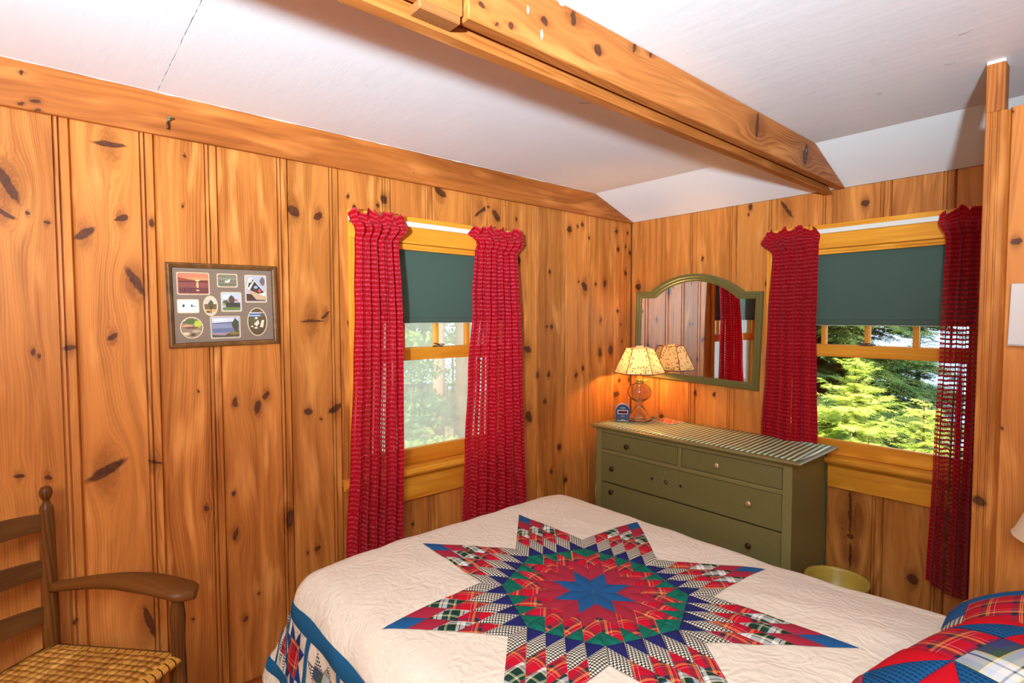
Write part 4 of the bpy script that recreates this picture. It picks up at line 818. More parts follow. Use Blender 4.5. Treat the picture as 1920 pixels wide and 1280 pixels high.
def text(name, body, size, mat, par, loc, rot):
    cu = bpy.data.curves.new(name, 'FONT'); cu.body = body; cu.size = size; cu.align_x = 'CENTER'; cu.extrude = .0002; o = bpy.data.objects.new(name, cu); me = bpy.data.meshes.new_from_object(o); bpy.data.objects.remove(o)
    me.materials.append(mat); q = link(bpy.data.objects.new(name, me)); q.parent = par; q.location = loc; q.rotation_euler = rot; return q
text('lettering', 'TIMEX', .0115, M_WHITE, ck, (0, -.0226, .086), (R(90), 0, 0)); text('lettering', 'Alarm', .0085, M_WHITE, ck, (0, -.0226, .034), (R(90), 0, 0))
# patterned card on the runner
cm = NT('orange_red_print'); cc = cm.noise(cm.uv(), 38.0, 3); cm.pbr(cm.ramp(cc, [(.35, srgb(240, 150, 90)), (.47, srgb(206, 62, 40)), (.56, srgb(240, 180, 130)), (.68, srgb(220, 90, 50))]), .5, .3)
pc = thing('printed_card', 'white edged card with an orange red print lying on the striped runner', 'card', (.375, -.098, ZT + .0012), R(-14))
mb = MB(); mb.box((-.088, -.062, 0), (.088, .062, .0014)); mb.build('card', M_WHITE, pc); mb = MB(); mb.box((-.078, -.053, .0014), (.078, .053, .0019)); mb.build('print', cm.m, pc)
# ------------------------------------------------------------------ waste bin
bn = thing('waste_bin', 'mustard yellow plastic waste bin between the dresser and the bed', 'bin', (1.492, -.425, 0))
mb = MB(); mb.lathe([(0, .004), (.098, .004), (.102, .010), (.126, .268), (.131, .272), (.134, .278), (.131, .284), (.125, .282), (.120, .27), (.097, .014), (0, .014)], 40); mb.build('body', plain('mustard_plastic', srgb(186, 152, 60), .35), bn)
mb = MB(); mb.lathe([(0, 0), (.096, 0), (.099, .005), (0, .005)], 40); mb.build('base', plain('mustard_base', srgb(180, 150, 64), .4), bn)
# ------------------------------------------------------------------ slat-back armchair
M_CHAIR = wood('worn_dark_walnut', srgb(116, 66, 26), srgb(48, 23, 8), (), ring=.008, rough=.32, contrast=.5); M_SLAT = wood('dark_slat_wood', srgb(104, 60, 24), srgb(46, 24, 9), (), ring=.01, rough=.5)
ch = thing('armchair', 'old dark wooden slat back armchair with a woven splint seat', 'chair', (.400, -3.272, 0), math.atan2(.61, .79))
def ch_lathe(nm, x, y, prof, lean=0.0, mat=M_CHAIR):
    mb = MB(); mb.loft([[(x - lean*z + r*math.cos(2*PI*i/16), y + r*math.sin(2*PI*i/16), z) for i in range(16)] for r, z in prof], smooth=True); return mb.build(nm, mat, ch)
for sy in (1, -1):
    ch_lathe('back_post', -.212, sy*.262, [(.014, 0), (.018, .03), (.021, .2), (.023, .45), (.0225, .62), (.0205, .8), (.0185, .885), (.0165, .897), (.0125, .903), (.0095, .910), (.0085, .918), (.0130, .924), (.0165, .932), (.0178, .942), (.0160, .952), (.0110, .960), (.0, .963)])
    ch_lathe('front_post', .236, sy*.300, [(.014, 0), (.018, .05), (.021, .25), (.021, .40), (.0195, .47), (.0205, .52), (.0225, .555), (.020, .59), (.0155, .615), (.014, .632)])
for z in (.850, .700, .548):
    mb = MB(); rings = []
    for k in range(25):
        y = -.252 + .504*k/24; t_ = y/.252; bow = -.028*(1 - t_*t_); up = .020*(1 - t_*t_)**1.0; x = -.212 + bow
        rings.append([(x - .0055, y, z - .026 + .002*(1 - t_*t_)), (x + .0055, y, z - .026 + .002*(1 - t_*t_)), (x + .0055, y, z + .026 + up), (x - .0055, y, z + .026 + up)])
    mb.loft(rings, smooth=False); mb.build('back_slat', M_SLAT, ch, bevel=.002)
for sy in (1, -1):
    mb = MB(); rings = []
    for k in range(23):
        t_ = k/22; x = -.200 + .490*t_; y = sy*(.262 + .052*t_ + .012*math.sin(PI*t_)); w = .017 + .033*min(1, t_/.62)**1.3; z = .632 + .030*math.sin(PI*min(1, t_*1.0)*.92) - .010*t_
        if t_ > .9: w *= math.sqrt(max(.02, 1 - ((t_ - .9)/.1)**2))
        h = .015
        rings.append([(x, y + w*c_, z + h*s_) for c_, s_ in ((-1, -.5), (-.85, -.95), (.85, -.95), (1, -.5), (1, .4), (.8, .85), (0, 1), (-.8, .85), (-1, .4))])
    mb.loft(rings, smooth=True); mb.build('arm', M_CHAIR, ch)
for a, b in (((-.212, -.262), (.236, -.300)), ((-.212, .262), (.236, .300)), ((.236, -.3), (.236, .3)), ((-.212, -.262), (-.212, .262))):
    for z in ((.425, .22, .12) if a[0] == b[0] else (.425, .25, .15)):
        mb = MB(); mb.tube([(*a, z), ((a[0]+b[0])/2, (a[1]+b[1])/2, z), (*b, z)], [.010, .013, .010] if z < .4 else [.015]*3, 10); mb.build('seat_rail' if z > .4 else 'rung', M_CHAIR, ch)
# woven seat: herringbone of flat splints, each crossing a raised float
sv, sf = [], []; nu, nv = 18, 24
def seat_pt(u, v):
    x = -.222 + .458*u; hw = .262 + .038*u - .006; y = -hw + 2*hw*v; eu = min(u, 1-u)*nu; ev = min(v, 1-v)*nv
    rnd_ = -.016*max(0, 1 - eu/1.6)**2 - .016*max(0, 1 - ev/1.6)**2; return (x, y, .446 + rnd_ - .006*math.sin(PI*u)*math.sin(PI*v))
rw = random.Random(9)
for i in range(nu):
    for j in range(nv):
        k = (i + (j if (j // 4) % 2 == 0 else -j)) % 4; warp = k < 2; e = .06
        hz = .0035 if warp else .0012; tilt = (k % 2)*.0018
        u0, u1, v0, v1 = (i + (0 if warp else e))/nu, (i + 1 - (0 if warp else e))/nu, (j + (e if warp else 0))/nv, (j + 1 - (e if warp else 0))/nv
        P4 = [seat_pt(u0, v0), seat_pt(u1, v0), seat_pt(u1, v1), seat_pt(u0, v1)]; b = len(sv); c_ = [sum(p[q] for p in P4)/4 for q in range(3)]
        hh = [hz - (tilt if warp and q in (0, 3) else 0) - (tilt if not warp and q in (0, 1) else 0) + rw.uniform(-.0004, .0004) for q in range(4)]
        sv += [(p[0], p[1], p[2] + h_) for p, h_ in zip(P4, hh)] + [(p[0], p[1], p[2] - .004) for p in P4]
        sf += [(b, b+1, b+2, b+3), (b, b+4, b+5, b+1), (b+1, b+5, b+6, b+2), (b+2, b+6, b+7, b+3), (b+3, b+7, b+4, b)]
mseat = wood('woven_splint', srgb(206, 140, 58), srgb(140, 82, 24), (), ring=.004, rough=.42)
so = bulk('woven_seat', sv, sf, mseat, ch, [(v[0], v[1]) for v in sv]); so['kind'] = 'stuff'
mb = MB()
for sgn in (1, -1):
    for i in range(nu):
        u0, u1 = (i + .08)/nu, (i + .92)/nu; pts = []
        for u in (u0, u1):
            p = seat_pt(u, .5 + .5*sgn); pts.append((p[0], p[1] + sgn*.006))
        mb.loft([[(pts[0][0], pts[0][1] + sgn*a_, z), (pts[1][0], pts[1][1] + sgn*a_, z)] for a_, z in ((-.02, .437), (-.002, .440), (.010, .433), (.014, .424), (.008, .412), (-.006, .407))], cap=False, closed=False, smooth=True)
for i in range(nv):
    v0, v1 = (i + .08)/nv, (i + .92)/nv; a, b = seat_pt(1, v0), seat_pt(1, v1)
    mb.loft([[(a[0] + q, a[1], z), (b[0] + q, b[1], z)] for q, z in ((-.02, .437), (.002, .441), (.014, .434), (.018, .424), (.012, .412), (-.004, .407))], cap=False, closed=False, smooth=True)
mb.build('seat_wrap', mseat, ch, weld=False)['kind'] = 'stuff'
# ------------------------------------------------------------------ framed collage of nine photographs
pf = thing('photo_collage', 'brown framed collage of nine small photographs on the left wall', 'picture', (.001, -2.640, 1.5535), PI/2); pf.rotation_euler = (R(0), R(-1.0), PI/2)
PW, PH = .392, .322
fr = []
for o_, d in ((0, 0), (0, .012), (.004, .019), (.009, .020), (.012, .016), (.017, .013), (.0195, .006)):
    fr.append([(-PW/2 + o_, -d, -PH/2 + o_), (PW/2 - o_, -d, -PH/2 + o_), (PW/2 - o_, -d, PH/2 - o_), (-PW/2 + o_, -d, PH/2 - o_)])
mb = MB(); mb.loft(fr, cap=False, smooth=False); mb.build('frame', wood('frame_walnut', srgb(126, 82, 40), srgb(70, 40, 16), (), rough=.3), pf)
fl_ = [[(s1*(PW/2 - .0185), -d, s2*(PH/2 - .0185)) for s1, s2 in ((-1, -1), (1, -1), (1, 1), (-1, 1))] for d in (.010, .004)]
mb = MB(); mb.loft(fl_, cap=False, smooth=False); mb.build('shaded_inner_edge', plain('inner_edge_shade', srgb(26, 26, 36), .3), pf)  # inner frame edge blackened; the frame's shadow is put into its colour
mb = MB(); mb.face([(-.18, -.004, -.145), (.18, -.004, -.145), (.18, -.004, .145), (-.18, -.004, .145)]); mb.build('mat_board', plain('taupe_mat', srgb(132, 108, 90), .8), pf, weld=False)
mb = MB(); mb.face([(-.178, -.0105, -.143), (.178, -.0105, -.143), (.178, -.0105, .143), (-.178, -.0105, .143)]); mb.build('glazing', glass_mat('picture_glass'), pf, weld=False)
M_CREAM = plain('cream_bevel', srgb(222, 188, 150), .7); PM = {}
def pm(c):
    if c not in PM: t = NT('photo_ink_%d' % len(PM)); b = srgb(*c); nn_ = t.noise(t.n('ShaderNodeTexCoord').outputs['Object'], 420.0, 3); t.pbr(t.ramp(nn_, [(.3, tuple(.62*x for x in b)), (.5, b), (.72, tuple(min(1, 1.25*x + .03) for x in b))]), .4); PM[c] = t.m
    return PM[c]
def photo(y0, y1, z0, z1, shape, layers):
    """layers: (colour, polygon in 0..1 photo coordinates); the first fills the print"""
    cx, cz = (y0 + y1)/2 + 2.640, (z0 + z1)/2 - 1.5535; w, h = (y1 - y0)/2, (z1 - z0)/2
    def rim(w, h):
        if shape == 'oval': return [(w*math.cos(a), h*math.sin(a)) for a in np.linspace(0, 2*PI, 41)[:-1]]
        r = .006; return [(sx*(w - r) + r*math.cos(a + q*PI/2), sz*(h - r) + r*math.sin(a + q*PI/2)) for q, (sx, sz) in enumerate(((1, 1), (-1, 1), (-1, -1), (1, -1))) for a in np.linspace(0, PI/2, 5)]
    mb = MB(); mats = [M_CREAM]; mb.loft([[(cx + x, -d, cz + z) for x, z in rim(w + g_, h + g_)] for g_, d in ((0.0, .0043), (0.0, .0052), (-.0032, .0052), (-.0036, .0045))], cap=False, smooth=False)
    for k, (col, poly) in enumerate(layers):
        mats.append(pm(col)); d = .00465 + .00006*k
        if poly is None: pts = rim(w - .0036, h - .0036)
        else: pts = [((2*a - 1)*(w - .0036), (2*b - 1)*(h - .0036)) for a, b in poly]
        if shape == 'oval' and poly is not None:
            ww, hh = w - .0038, h - .0038; pts = [(x, z) if (x/ww)**2 + (z/hh)**2 <= 1 else (x/math.hypot(x/ww, z/hh), z/math.hypot(x/ww, z/hh)) for x, z in pts]
        mb.face([(cx + x, -d, cz + z) for x, z in pts], mi=k + 1)
    return mb.build('photograph', mats, pf, weld=False)
def blob(cx, cy, rx, ry, seed=0, n=11):
    r_ = random.Random(seed); return [(cx + rx*r_.uniform(.7, 1.1)*math.cos(2*PI*i/n), cy + ry*r_.uniform(.7, 1.1)*math.sin(2*PI*i/n)) for i in range(n)]
rec = lambda a, b, c, d: [(a, c), (b, c), (b, d), (a, d)]
photo(-2.802, -2.692, 1.594, 1.679, 'r', [((176, 96, 76), None), ((206, 122, 88), rec(.02, .98, .66, .98)), ((222, 150, 96), rec(.3, .98, .68, .78)), ((150, 66, 44), [(.02, .62), (.98, .60), (.98, .68), (.6, .66), (.3, .72), (.02, .80)]), ((96, 46, 44), rec(.02, .98, .56, .63)), ((140, 74, 66), rec(.02, .98, .3, .56)), ((112, 58, 58), rec(.02, .98, .03, .3)), ((250, 190, 120), rec(.60, .66, .3, .58)), ((252, 214, 150), rec(.57, .7, .62, .68)), ((250, 200, 140), rec(.59, .68, .14, .2)), ((60, 32, 34), rec(.3, .31, .1, .34)), ((60, 32, 34), rec(.4, .42, .06, .3)), ((60, 32, 34), rec(.2, .22, .1, .3))])
photo(-2.666, -2.592, 1.624, 1.678, 'r', [((128, 120, 96), None), ((150, 142, 116), rec(.03, .97, .6, .7)), ((108, 104, 84), rec(.03, .97, .4, .48)), ((100, 96, 78), rec(.03, .97, .12, .2)), ((212, 200, 180), blob(.5, .42, .16, .12, 1)), ((230, 220, 206), rec(.58, .64, .4, .62))])
photo(-2.566, -2.483, 1.564, 1.676, 'r', [((180, 176, 184), None), ((84, 58, 46), rec(.02, .98, .03, .3)), ((110, 96, 92), blob(.85, .8, .14, .18, 3)), ((232, 222, 204), [(.05, .55), (.16, .9), (.3, .93), (.97, .36), (.97, .2), (.3, .3)]), ((82, 56, 44), [(.1, .56), (.2, .86), (.36, .86), (.93, .36), (.6, .3), (.3, .38)]), ((240, 224, 180), blob(.24, .8, .1, .07, 2)), ((232, 220, 200), [(.1, .5), (.38, .8), (.44, .8), (.2, .46)]), ((196, 160, 120), [(.05, .5), (.97, .2), (.97, .06), (.5, .08)]), ((150, 176, 210), blob(.5, .55, .1, .07, 5)), ((60, 60, 80), blob(.54, .47, .1, .05, 6)), ((220, 90, 70), blob(.68, .42, .08, .08, 7))])
photo(-2.804, -2.731, 1.524, 1.577, 'r', [((222, 222, 222), None), ((180, 180, 184), rec(.03, .97, .52, .54)), ((48, 52, 56), blob(.27, .54, .07, .14, 1)), ((48, 52, 56), blob(.68, .54, .05, .13, 2)), ((70, 74, 76), rec(.68, .9, .47, .52))])
photo(-2.718, -2.666, 1.512, 1.591, 'oval', [((206, 190, 170), None), ((120, 92, 62), rec(0, 1, .28, .6)), ((206, 164, 104), rec(0, 1, .0, .30)), ((94, 84, 52), blob(.55, .58, .22, .26, 3)), ((70, 50, 34), rec(.5, .56, .08, .5)), ((110, 84, 44), blob(.3, .18, .2, .08, 9))])
photo(-2.655, -2.580, 1.528, 1.606, 'r', [((186, 190, 204), None), ((220, 216, 214), blob(.3, .78, .3, .12, 3)), ((196, 116, 86), [(.24, .5), (.34, .68), (.8, .66), (.88, .52)]), ((92, 88, 68), blob(.2, .46, .18, .16, 2)), ((84, 76, 62), blob(.52, .62, .2, .26, 4)), ((70, 64, 54), rec(.2, .97, .18, .46)), ((110, 126, 62), rec(.03, .97, .03, .2)), ((150, 160, 90), blob(.1, .36, .1, .1, 8))])
photo(-2.798, -2.720, 1.427, 1.510, 'oval', [((150, 122, 98), None), ((206, 214, 220), rec(.1, .7, .86, 1)), ((96, 104, 52), blob(.5, .82, .5, .14, 1)), ((188, 190, 60), blob(.8, .66, .2, .24, 2)), ((210, 150, 110), blob(.3, .6, .3, .08, 3)), ((112, 80, 60), blob(.5, .5, .45, .06, 4)), ((224, 196, 160), blob(.2, .2, .2, .08, 5)), ((90, 70, 56), blob(.55, .14, .14, .08, 6)), ((196, 170, 140), blob(.7, .32, .25, .06, 7)), ((120, 60, 44), blob(.6, .48, .1, .05, 8))])
photo(-2.696, -2.588, 1.423, 1.511, 'r', [((140, 140, 158), None), ((206, 200, 208), rec(.03, .97, .72, .97)), ((226, 218, 220), blob(.3, .86, .3, .06, 2)), ((92, 86, 92), [(.03, .68), (.97, .70), (.97, .78), (.5, .74), (.03, .72)]), ((110, 112, 136), rec(.03, .97, .25, .45)), ((206, 130, 110), rec(.03, .6, .16, .2)), ((96, 74, 40), [(.03, .03), (.97, .03), (.97, .32), (.7, .26), (.45, .1), (.03, .14)]), ((76, 74, 48), blob(.86, .62, .13, .34, 3)), ((140, 116, 52), blob(.8, .2, .18, .08, 6))])
photo(-2.562, -2.485, 1.428, 1.544, 'oval', [((96, 78, 54), None), ((150, 170, 206), rec(.0, 1, .72, .84)), ((206, 212, 222), rec(.0, 1, .9, 1)), ((60, 66, 84), rec(0, 1, .82, .9)), ((92, 92, 52), blob(.2, .55, .3, .1, 1)), ((232, 212, 184), [(.3, .42), (.55, .58), (.6, .44), (.45, .32)]), ((232, 212, 184), [(.62, .3), (.74, .56), (.88, .56), (.8, .28)]), ((226, 206, 178), rec(.32, .5, .24, .3)), ((226, 206, 178), rec(.14, .26, .3, .36)), ((196, 120, 80), rec(.68, .72, .78, .92)), ((110, 90, 60), blob(.8, .74, .16, .1, 4)), ((222, 206, 180), blob(.44, .64, .1, .05, 4))])
# ------------------------------------------------------------------ right edge: plain white panel on the partition, bedside lamp
wc = thing('white_panel', 'plain white panel hung on the partition at the right edge', 'panel', (2.099, YP - .0005, 1.412)); wc.rotation_euler = (0, R(1.2), 0)
mb = MB(); mb.box((0, -.018, 0), (.26, 0, .193)); mb.build('panel', plain('matt_white', srgb(208, 200, 194), .6), wc, bevel=.003, bseg=2); mb = MB(); mb.box((-.001, -.0185, -.003), (.26, -.001, .0)); mb.build('lower_edge', plain('grey_edge', srgb(170, 160, 152), .6), wc)
ns = thing('nightstand', 'small pine nightstand beyond the bed by the partition', 'nightstand', (2.33, -1.01, 0))
mb = MB(); mb.box((-.15, -.13, .50), (.16, .13, .525), along=0); mb.build('top', M_PLAINPINE, ns, bevel=.003)
for sx in (-.13, .12):
    for sy in (-.11, .10):
        mb = MB(); mb.box((sx, sy, 0), (sx + .025, sy + .025, .50)); mb.build('leg', M_PLAINPINE, ns)
mb = MB(); mb.box((-.125, -.105, .38), (.14, .11, .50), along=0); mb.build('apron', M_PLAINPINE, ns)
bl = thing('bedside_lamp', 'cream shaded bedside lamp at the right edge by the partition', 'lamp', (2.298, -1.035, .5255))
mb = MB(); mb.lathe([(0, 0), (.062, 0), (.064, .01), (.03, .025), (.022, .06), (.045, .13), (.05, .18), (.03, .25), (.012, .28), (.010, .40), (0, .40)], 24); mb.build('base', plain('glazed_base', srgb(150, 110, 70), .3), bl)
mb = MB(); mb.lathe([(.158, .345), (.155, .345), (.072, .56), (.075, .56)], 48); lsm = NT('cream_lamp_shade'); df = lsm.n('ShaderNodeBsdfDiffuse', {'Color': (*srgb(240, 216, 180), 1)}); tl = lsm.n('ShaderNodeBsdfTranslucent', {'Color': (*srgb(244, 214, 170), 1)}); mx = lsm.n('ShaderNodeMixShader', {0: .4, 1: df, 2: tl}); lsm.t.links.new(mx.outputs[0], lsm.out.inputs[0]); mb.build('shade', lsm.m, bl)
mb = MB(); mb.tube([(-.073, 0, .555), (0, 0, .555), (.073, 0, .555)], .002, 6); mb.tube([(0, 0, .40), (0, 0, .556)], .004, 6); mb.build('harp', M_BRASS2, bl)

# ------------------------------------------------------------------ outdoors: ground, lake, conifers, woods
def simple(name, c, rough=.9): return plain(name, c, rough, .2)
gm = NT('forest_ground'); gn = gm.noise(gm.n('ShaderNodeTexCoord').outputs['Object'], 3.0, 4); gm.pbr(gm.mix(gn, srgb(96, 92, 56), srgb(150, 136, 96)), .95, .1)
gx, gy = np.linspace(-26, 10, 60), np.linspace(-16, 26, 70); GX2, GY2 = np.meshgrid(gx, gy, indexing='ij')
gz = -.75 - .22*np.clip(GY2 - 2.5, 0, 14) + .12*np.sin(GX2*1.3)*np.cos(GY2*1.1); gz = np.where(GX2 < -1, gz*0 + -.75 + .05*np.sin(GX2*2 + GY2) - .22*np.clip(GY2 - 6, 0, 14), gz)
m = len(gy); Fg = np.array([(i*m+j, (i+1)*m+j, (i+1)*m+j+1, i*m+j+1) for i in range(len(gx)-1) for j in range(m-1)])
go = bulk('ground', np.stack([GX2, GY2, gz], -1).reshape(-1, 3), Fg, gm.m, None, None, True); go['kind'] = 'structure'; go['label'] = 'forest ground sloping to the lake'
wm = NT('lake_water'); wn = wm.noise(wm.n('ShaderNodeTexCoord').outputs['Object'], 1.5, 4); wm.pbr(srgb(120, 170, 205), .12, .8, wm.bump(wn, .25, .2))
mb = MB(); mb.face([(-160, 9, -2.9), (90, 9, -2.9), (90, 260, -2.9), (-160, 260, -2.9)]); lk = mb.build('lake', wm.m, weld=False); lk['kind'] = 'structure'; lk['label'] = 'pale blue lake glinting behind the conifers'
rng = np.random.default_rng(5)
def needles(segs, ln, wd, step, droop=.25, flat=.35):
    """segs: list of (p0, p1, scale) twigs -> needle triangles on both sides of each"""
    P0 = np.array([s[0] for s in segs]); P1 = np.array([s[1] for s in segs]); sc = np.array([s[2] for s in segs]); D = P1 - P0; Ln = np.linalg.norm(D, axis=1)
    V = []
    n = np.maximum(3, (Ln/step).astype(int)); idx = np.repeat(np.arange(len(segs)), n); fr_ = np.concatenate([np.linspace(.05, 1, k) for k in n])
    for side in (-1, 1):
        d = D[idx]/Ln[idx][:, None]; b = P0[idx] + D[idx]*fr_[:, None]; up = np.array([0, 0, 1.0]); sd = np.cross(d, up); sd /= np.linalg.norm(sd, axis=1)[:, None] + 1e-9
        l = ln*sc[idx]*(1.05 - .45*fr_)*rng.uniform(.7, 1.2, len(idx)); dr_ = d*.75 + side*sd*.8 + np.array([0, 0, 1.0])*rng.uniform(-flat, flat, len(idx))[:, None]; dr_ /= np.linalg.norm(dr_, axis=1)[:, None]
        tip = b + dr_*l[:, None] - np.array([0, 0, 1.0])*(droop*l)[:, None]*.3; w = d*(wd*sc[idx])[:, None]
        V.append(np.stack([b - w, b + w, tip], 1))
    V = np.concatenate(V).reshape(-1, 3); return V, np.arange(len(V)).reshape(-1, 3)
def leaf_mat(name, c1, c2, tr=.35):
    t = NT(name); g = t.n('ShaderNodeTexCoord').outputs['Object']; n = t.noise(g, 2.2, 3); c = t.mix(t.step(n, .35, .65), c1, c2); df = t.n('ShaderNodeBsdfPrincipled', {'Base Color': c, 'Roughness': .55, 'Specular IOR Level': .3}); tl = t.n('ShaderNodeBsdfTranslucent', {'Color': c}); mx = t.n('ShaderNodeMixShader', {0: tr, 1: df, 2: tl}); t.t.links.new(mx.outputs[0], t.out.inputs[0]); return t.m
M_BARK = wood('rough_bark', srgb(120, 92, 70), srgb(70, 50, 38), (), ring=.03, rough=.9)
def conifer(label, loc, H, Rd, mat, seed, levels, per, droop, ln=.06, start=.05, group=None, step=.016, wd=.0045):
    rr = random.Random(seed); t = thing('conifer', label, 'tree', loc, 0, group); segs = []; stems = MB()
    mb = MB(); mb.tube([(0, 0, 0), (.02*H*.1, 0, H*.5), (0, 0, H)], [.018*H, .012*H, .002*H], 8); mb.build('trunk', M_BARK, t)
    for k in range(levels):
        f = start + (1 - start)*k/levels; z = H*f; L = Rd*(1 - f)**.75*rr.uniform(.85, 1.1) + .06; a0 = rr.uniform(0, 6.28)
        for q in range(per):
            a = a0 + 2*PI*q/per + rr.uniform(-.5, .5); Lq = L*rr.uniform(.6, 1.15); zq = z + rr.uniform(-1.1, 1.1)*H*(1 - start)/levels; lift = rr.uniform(.15, .85); ca, sa = math.cos(a), math.sin(a); pts = []
            for s in range(7):
                x = s/6; pts.append(Vector((ca*Lq*x, sa*Lq*x, zq + Lq*(lift*x - droop*x*x*1.1 + .10*x**3))))
            for a_, b_ in zip(pts, pts[1:]): segs.append((a_, b_, 1.0))
            side = Vector((-sa, ca, 0)); nt = max(5, int(Lq/.075))
            for s in range(nt):
                x = .12 + .86*s/nt; i = min(5, int(x*6)); p = pts[i].lerp(pts[i+1], x*6 - i); tl_ = Lq*.42*(1 - x*.75)*rr.uniform(.7, 1.1)
                for sg in (-1, 1):
                    d = (Vector((ca, sa, 0))*.75 + side*sg*.85 + Vector((0, 0, rr.uniform(-.25, .12) - droop*.35))).normalized(); segs.append((p, p + d*tl_, 1.0))
                    if tl_ > .18:
                        for y in (.35, .65):
                            p2 = p + d*tl_*y; d2 = (d*.8 + Vector((ca, sa, 0))*.7 + Vector((0, 0, -.15))).normalized(); segs.append((p2, p2 + d2*tl_*.4, .9)); d3 = (d*.8 - Vector((ca, sa, 0))*.5 + Vector((0, 0, -.15))).normalized(); segs.append((p2, p2 + d3*tl_*.35, .9))
    V, F = needles(segs, ln, wd, step); o_ = bulk('foliage', V, F, mat, t); o_['kind'] = 'stuff'; return t
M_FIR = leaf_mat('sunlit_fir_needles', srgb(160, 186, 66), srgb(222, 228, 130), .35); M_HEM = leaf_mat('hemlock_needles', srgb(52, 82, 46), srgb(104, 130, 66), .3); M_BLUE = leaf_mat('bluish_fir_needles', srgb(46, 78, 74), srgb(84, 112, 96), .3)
conifer('bright yellow green fir sapling in the middle of the back wall window', (.62, 2.75, -.9), 2.0, .95, M_FIR, 1, 20, 9, .34, .06, step=.011, wd=.0055)
conifer('small bright fir sapling at the left edge of the back wall window', (.10, 2.45, -.9), 1.85, .75, M_FIR, 2, 16, 9, .3, .055, step=.011, wd=.0055)
conifer('bright fir sapling low at the right edge of the back wall window', (1.10, 3.1, -1.0), 1.72, .75, M_FIR, 3, 16, 9, .3, .055, step=.012, wd=.0055)
conifer('low bright fir sapling close under the back wall window', (.95, 2.0, -.85), 1.36, .6, M_FIR, 14, 12, 8, .3, .05, step=.011, wd=.005)
conifer('tall dark hemlock behind the saplings outside the back wall window', (-.75, 5.9, -1.6), 7.5, 2.3, M_HEM, 4, 44, 9, .55, .085, step=.026, wd=.010)
conifer('bluish fir standing right of the tall hemlock near the lake', (.10, 7.6, -2.0), 4.0, 1.3, M_BLUE, 5, 24, 7, .5, .08, step=.026, wd=.009)
conifer('dark hemlock further back at the left by the lake', (-2.3, 9.0, -2.2), 8.0, 2.6, M_HEM, 6, 32, 8, .55, .1, step=.04, wd=.014)
conifer('dark hemlock right of the others by the lake', (2.6, 7.2, -2.0), 6.5, 1.7, M_HEM, 16, 30, 8, .55, .09, step=.035, wd=.012)
conifer('bluish fir furthest right by the lake', (4.6, 7.6, -2.0), 6.0, 1.8, M_BLUE, 17, 26, 8, .5, .09, step=.04, wd=.012)
# woods outside the left wall window
def leafy(name, label, loc, r, n, mat, seed, trunk=None, size=.055):
    t = thing(name, label, 'tree' if trunk else 'bush', loc); g = np.random.default_rng(seed); d = g.normal(size=(n, 3)); d /= np.linalg.norm(d, axis=1)[:, None]; c = d*(g.uniform(.25, 1, n)**.5)[:, None]*np.array(r); cl = np.round(c*1.6/np.array(r))/1.6*np.array(r); c = c*.6 + cl*.4
    a, b = g.normal(size=(n, 3)), g.normal(size=(n, 3)); a /= np.linalg.norm(a, axis=1)[:, None]; b -= a*(a*b).sum(1)[:, None]; b /= np.linalg.norm(b, axis=1)[:, None]; s = size*g.uniform(.5, 1.1, n)[:, None]
    V = np.stack([c - a*s, c + b*s*.45, c + a*s, c - b*s*.45], 1).reshape(-1, 3); o_ = bulk('foliage', V, np.arange(4*n).reshape(-1, 4), mat, t); o_['kind'] = 'stuff'
    mb = MB(); h = trunk or r[2]; mb.tube([(0, 0, -h), (.04, 0, -h*.4), (0, .03, r[2]*.5)], [.045*(h**.5), .035*(h**.5), .012], 9); mb.build('trunk', M_BARK, t); return t
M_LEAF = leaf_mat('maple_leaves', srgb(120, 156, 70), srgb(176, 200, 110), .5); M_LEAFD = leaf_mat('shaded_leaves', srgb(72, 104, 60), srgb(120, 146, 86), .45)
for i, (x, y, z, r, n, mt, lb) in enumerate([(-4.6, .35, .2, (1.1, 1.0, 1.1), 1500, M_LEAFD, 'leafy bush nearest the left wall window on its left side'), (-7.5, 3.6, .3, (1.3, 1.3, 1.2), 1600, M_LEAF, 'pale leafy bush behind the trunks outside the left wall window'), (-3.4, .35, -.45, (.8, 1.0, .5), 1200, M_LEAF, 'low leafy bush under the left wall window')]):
    leafy('leafy_bush', lb, (x, y, z), r, n*3, mt, 20 + i)
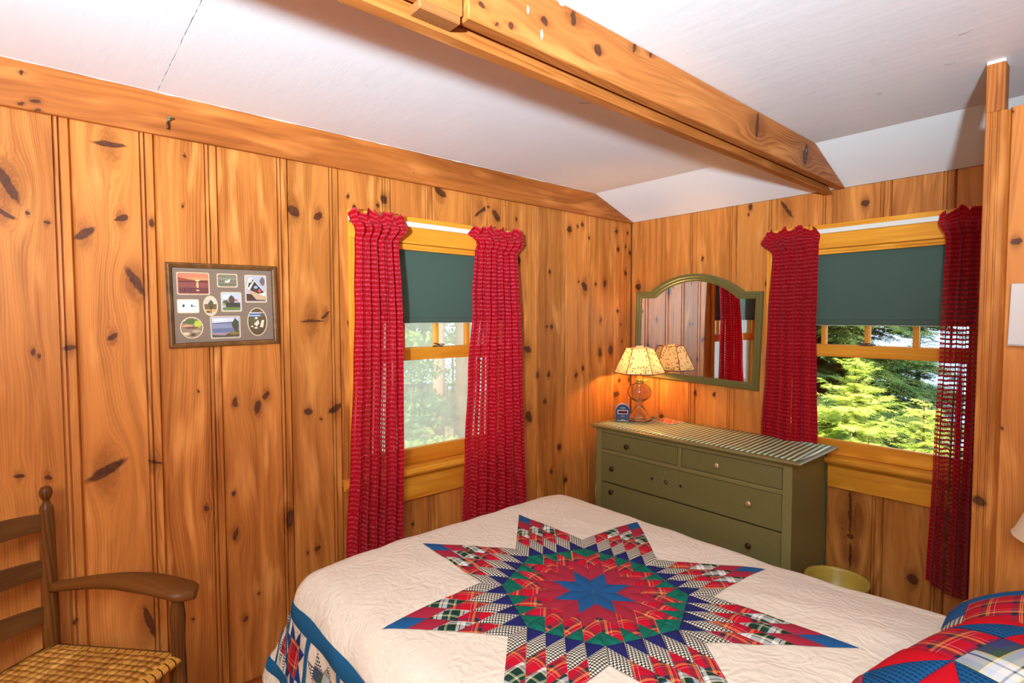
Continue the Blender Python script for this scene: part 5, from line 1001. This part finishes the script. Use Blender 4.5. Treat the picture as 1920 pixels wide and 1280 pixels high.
for i, (x, y, h, mt, n, lb) in enumerate([(-8.2, 1.6, 2.6, M_LEAFD, 4200, 'dense dark crowned tree left of the trunks outside the left wall window'), (-9.5, 4.0, 3.2, M_LEAF, 4200, 'light green tree furthest back outside the left wall window'), (-6.6, .2, 2.4, M_LEAF, 3000, 'light green tree at the left edge beyond the left wall window'), (-12, 7.0, 3.6, M_LEAFD, 4200, 'tall dark tree far right beyond the left wall window')]):
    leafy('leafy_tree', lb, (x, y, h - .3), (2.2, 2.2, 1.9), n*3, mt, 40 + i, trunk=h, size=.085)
for i, (x, y, r_, c, lb) in enumerate([(-5.2, 1.72, .10, srgb(176, 132, 112), 'pinkish brown tree trunk in the middle of the left wall window'), (-4.5, 1.72, .13, srgb(104, 80, 54), 'thick dark tree trunk right of the pinkish one'), (-6.2, 1.35, .08, srgb(96, 92, 66), 'thin mossy trunk left of the pinkish one')]):
    t = thing('tree_trunk', lb, 'tree', (x, y, -.8)); mb = MB(); mb.tube([(0, 0, -.1), (.02, .03, 1.5), (.05, 0, 4), (.0, .06, 6)], [r_*1.2, r_, r_*.85, r_*.6], 12); mb.build('bark', wood('bark_%d' % i, c, tuple(q*.5 for q in c), (), ring=.03, rough=.9), t)
    g = random.Random(i); mb = MB()
    for k in range(5):
        z = 2.6 + k*.6; a = g.uniform(0, 6.28); mb.tube([(0, 0, z), (.5*math.cos(a), .5*math.sin(a), z + .3), (1.0*math.cos(a), 1.0*math.sin(a), z + .35)], [.03, .02, .008], 6)
    mb.build('branches', M_BARK, t)
fe = thing('porch_railing', 'dark baluster railing with bright ground behind, outside the left wall window', 'railing', (-7.6, 1.6, -.75), math.atan2(1.0, .6))
mb = MB(); mb.box((-1.8, -.03, .86), (1.8, .03, .92), along=0); mb.build('rail', simple('dark_rail', srgb(90, 72, 60)), fe); mb = MB(); mb.box((-1.8, -.02, .1), (1.8, .02, .15), along=0); mb.build('rail', bpy.data.materials['dark_rail'], fe)
for k in range(27):
    mb = MB(); mb.box((-1.75 + k*.134, -.014, .12), (-1.75 + k*.134 + .03, .014, .88)); mb.build('baluster', bpy.data.materials['dark_rail'], fe)
mb = MB(); mb.box((-14, .2, -.78), (-9, 3.6, -.70)); dv = mb.build('driveway', simple('pale_gravel', srgb(236, 226, 206))); dv['kind'] = 'structure'; dv['label'] = 'pale sunlit gravel beyond the railing'
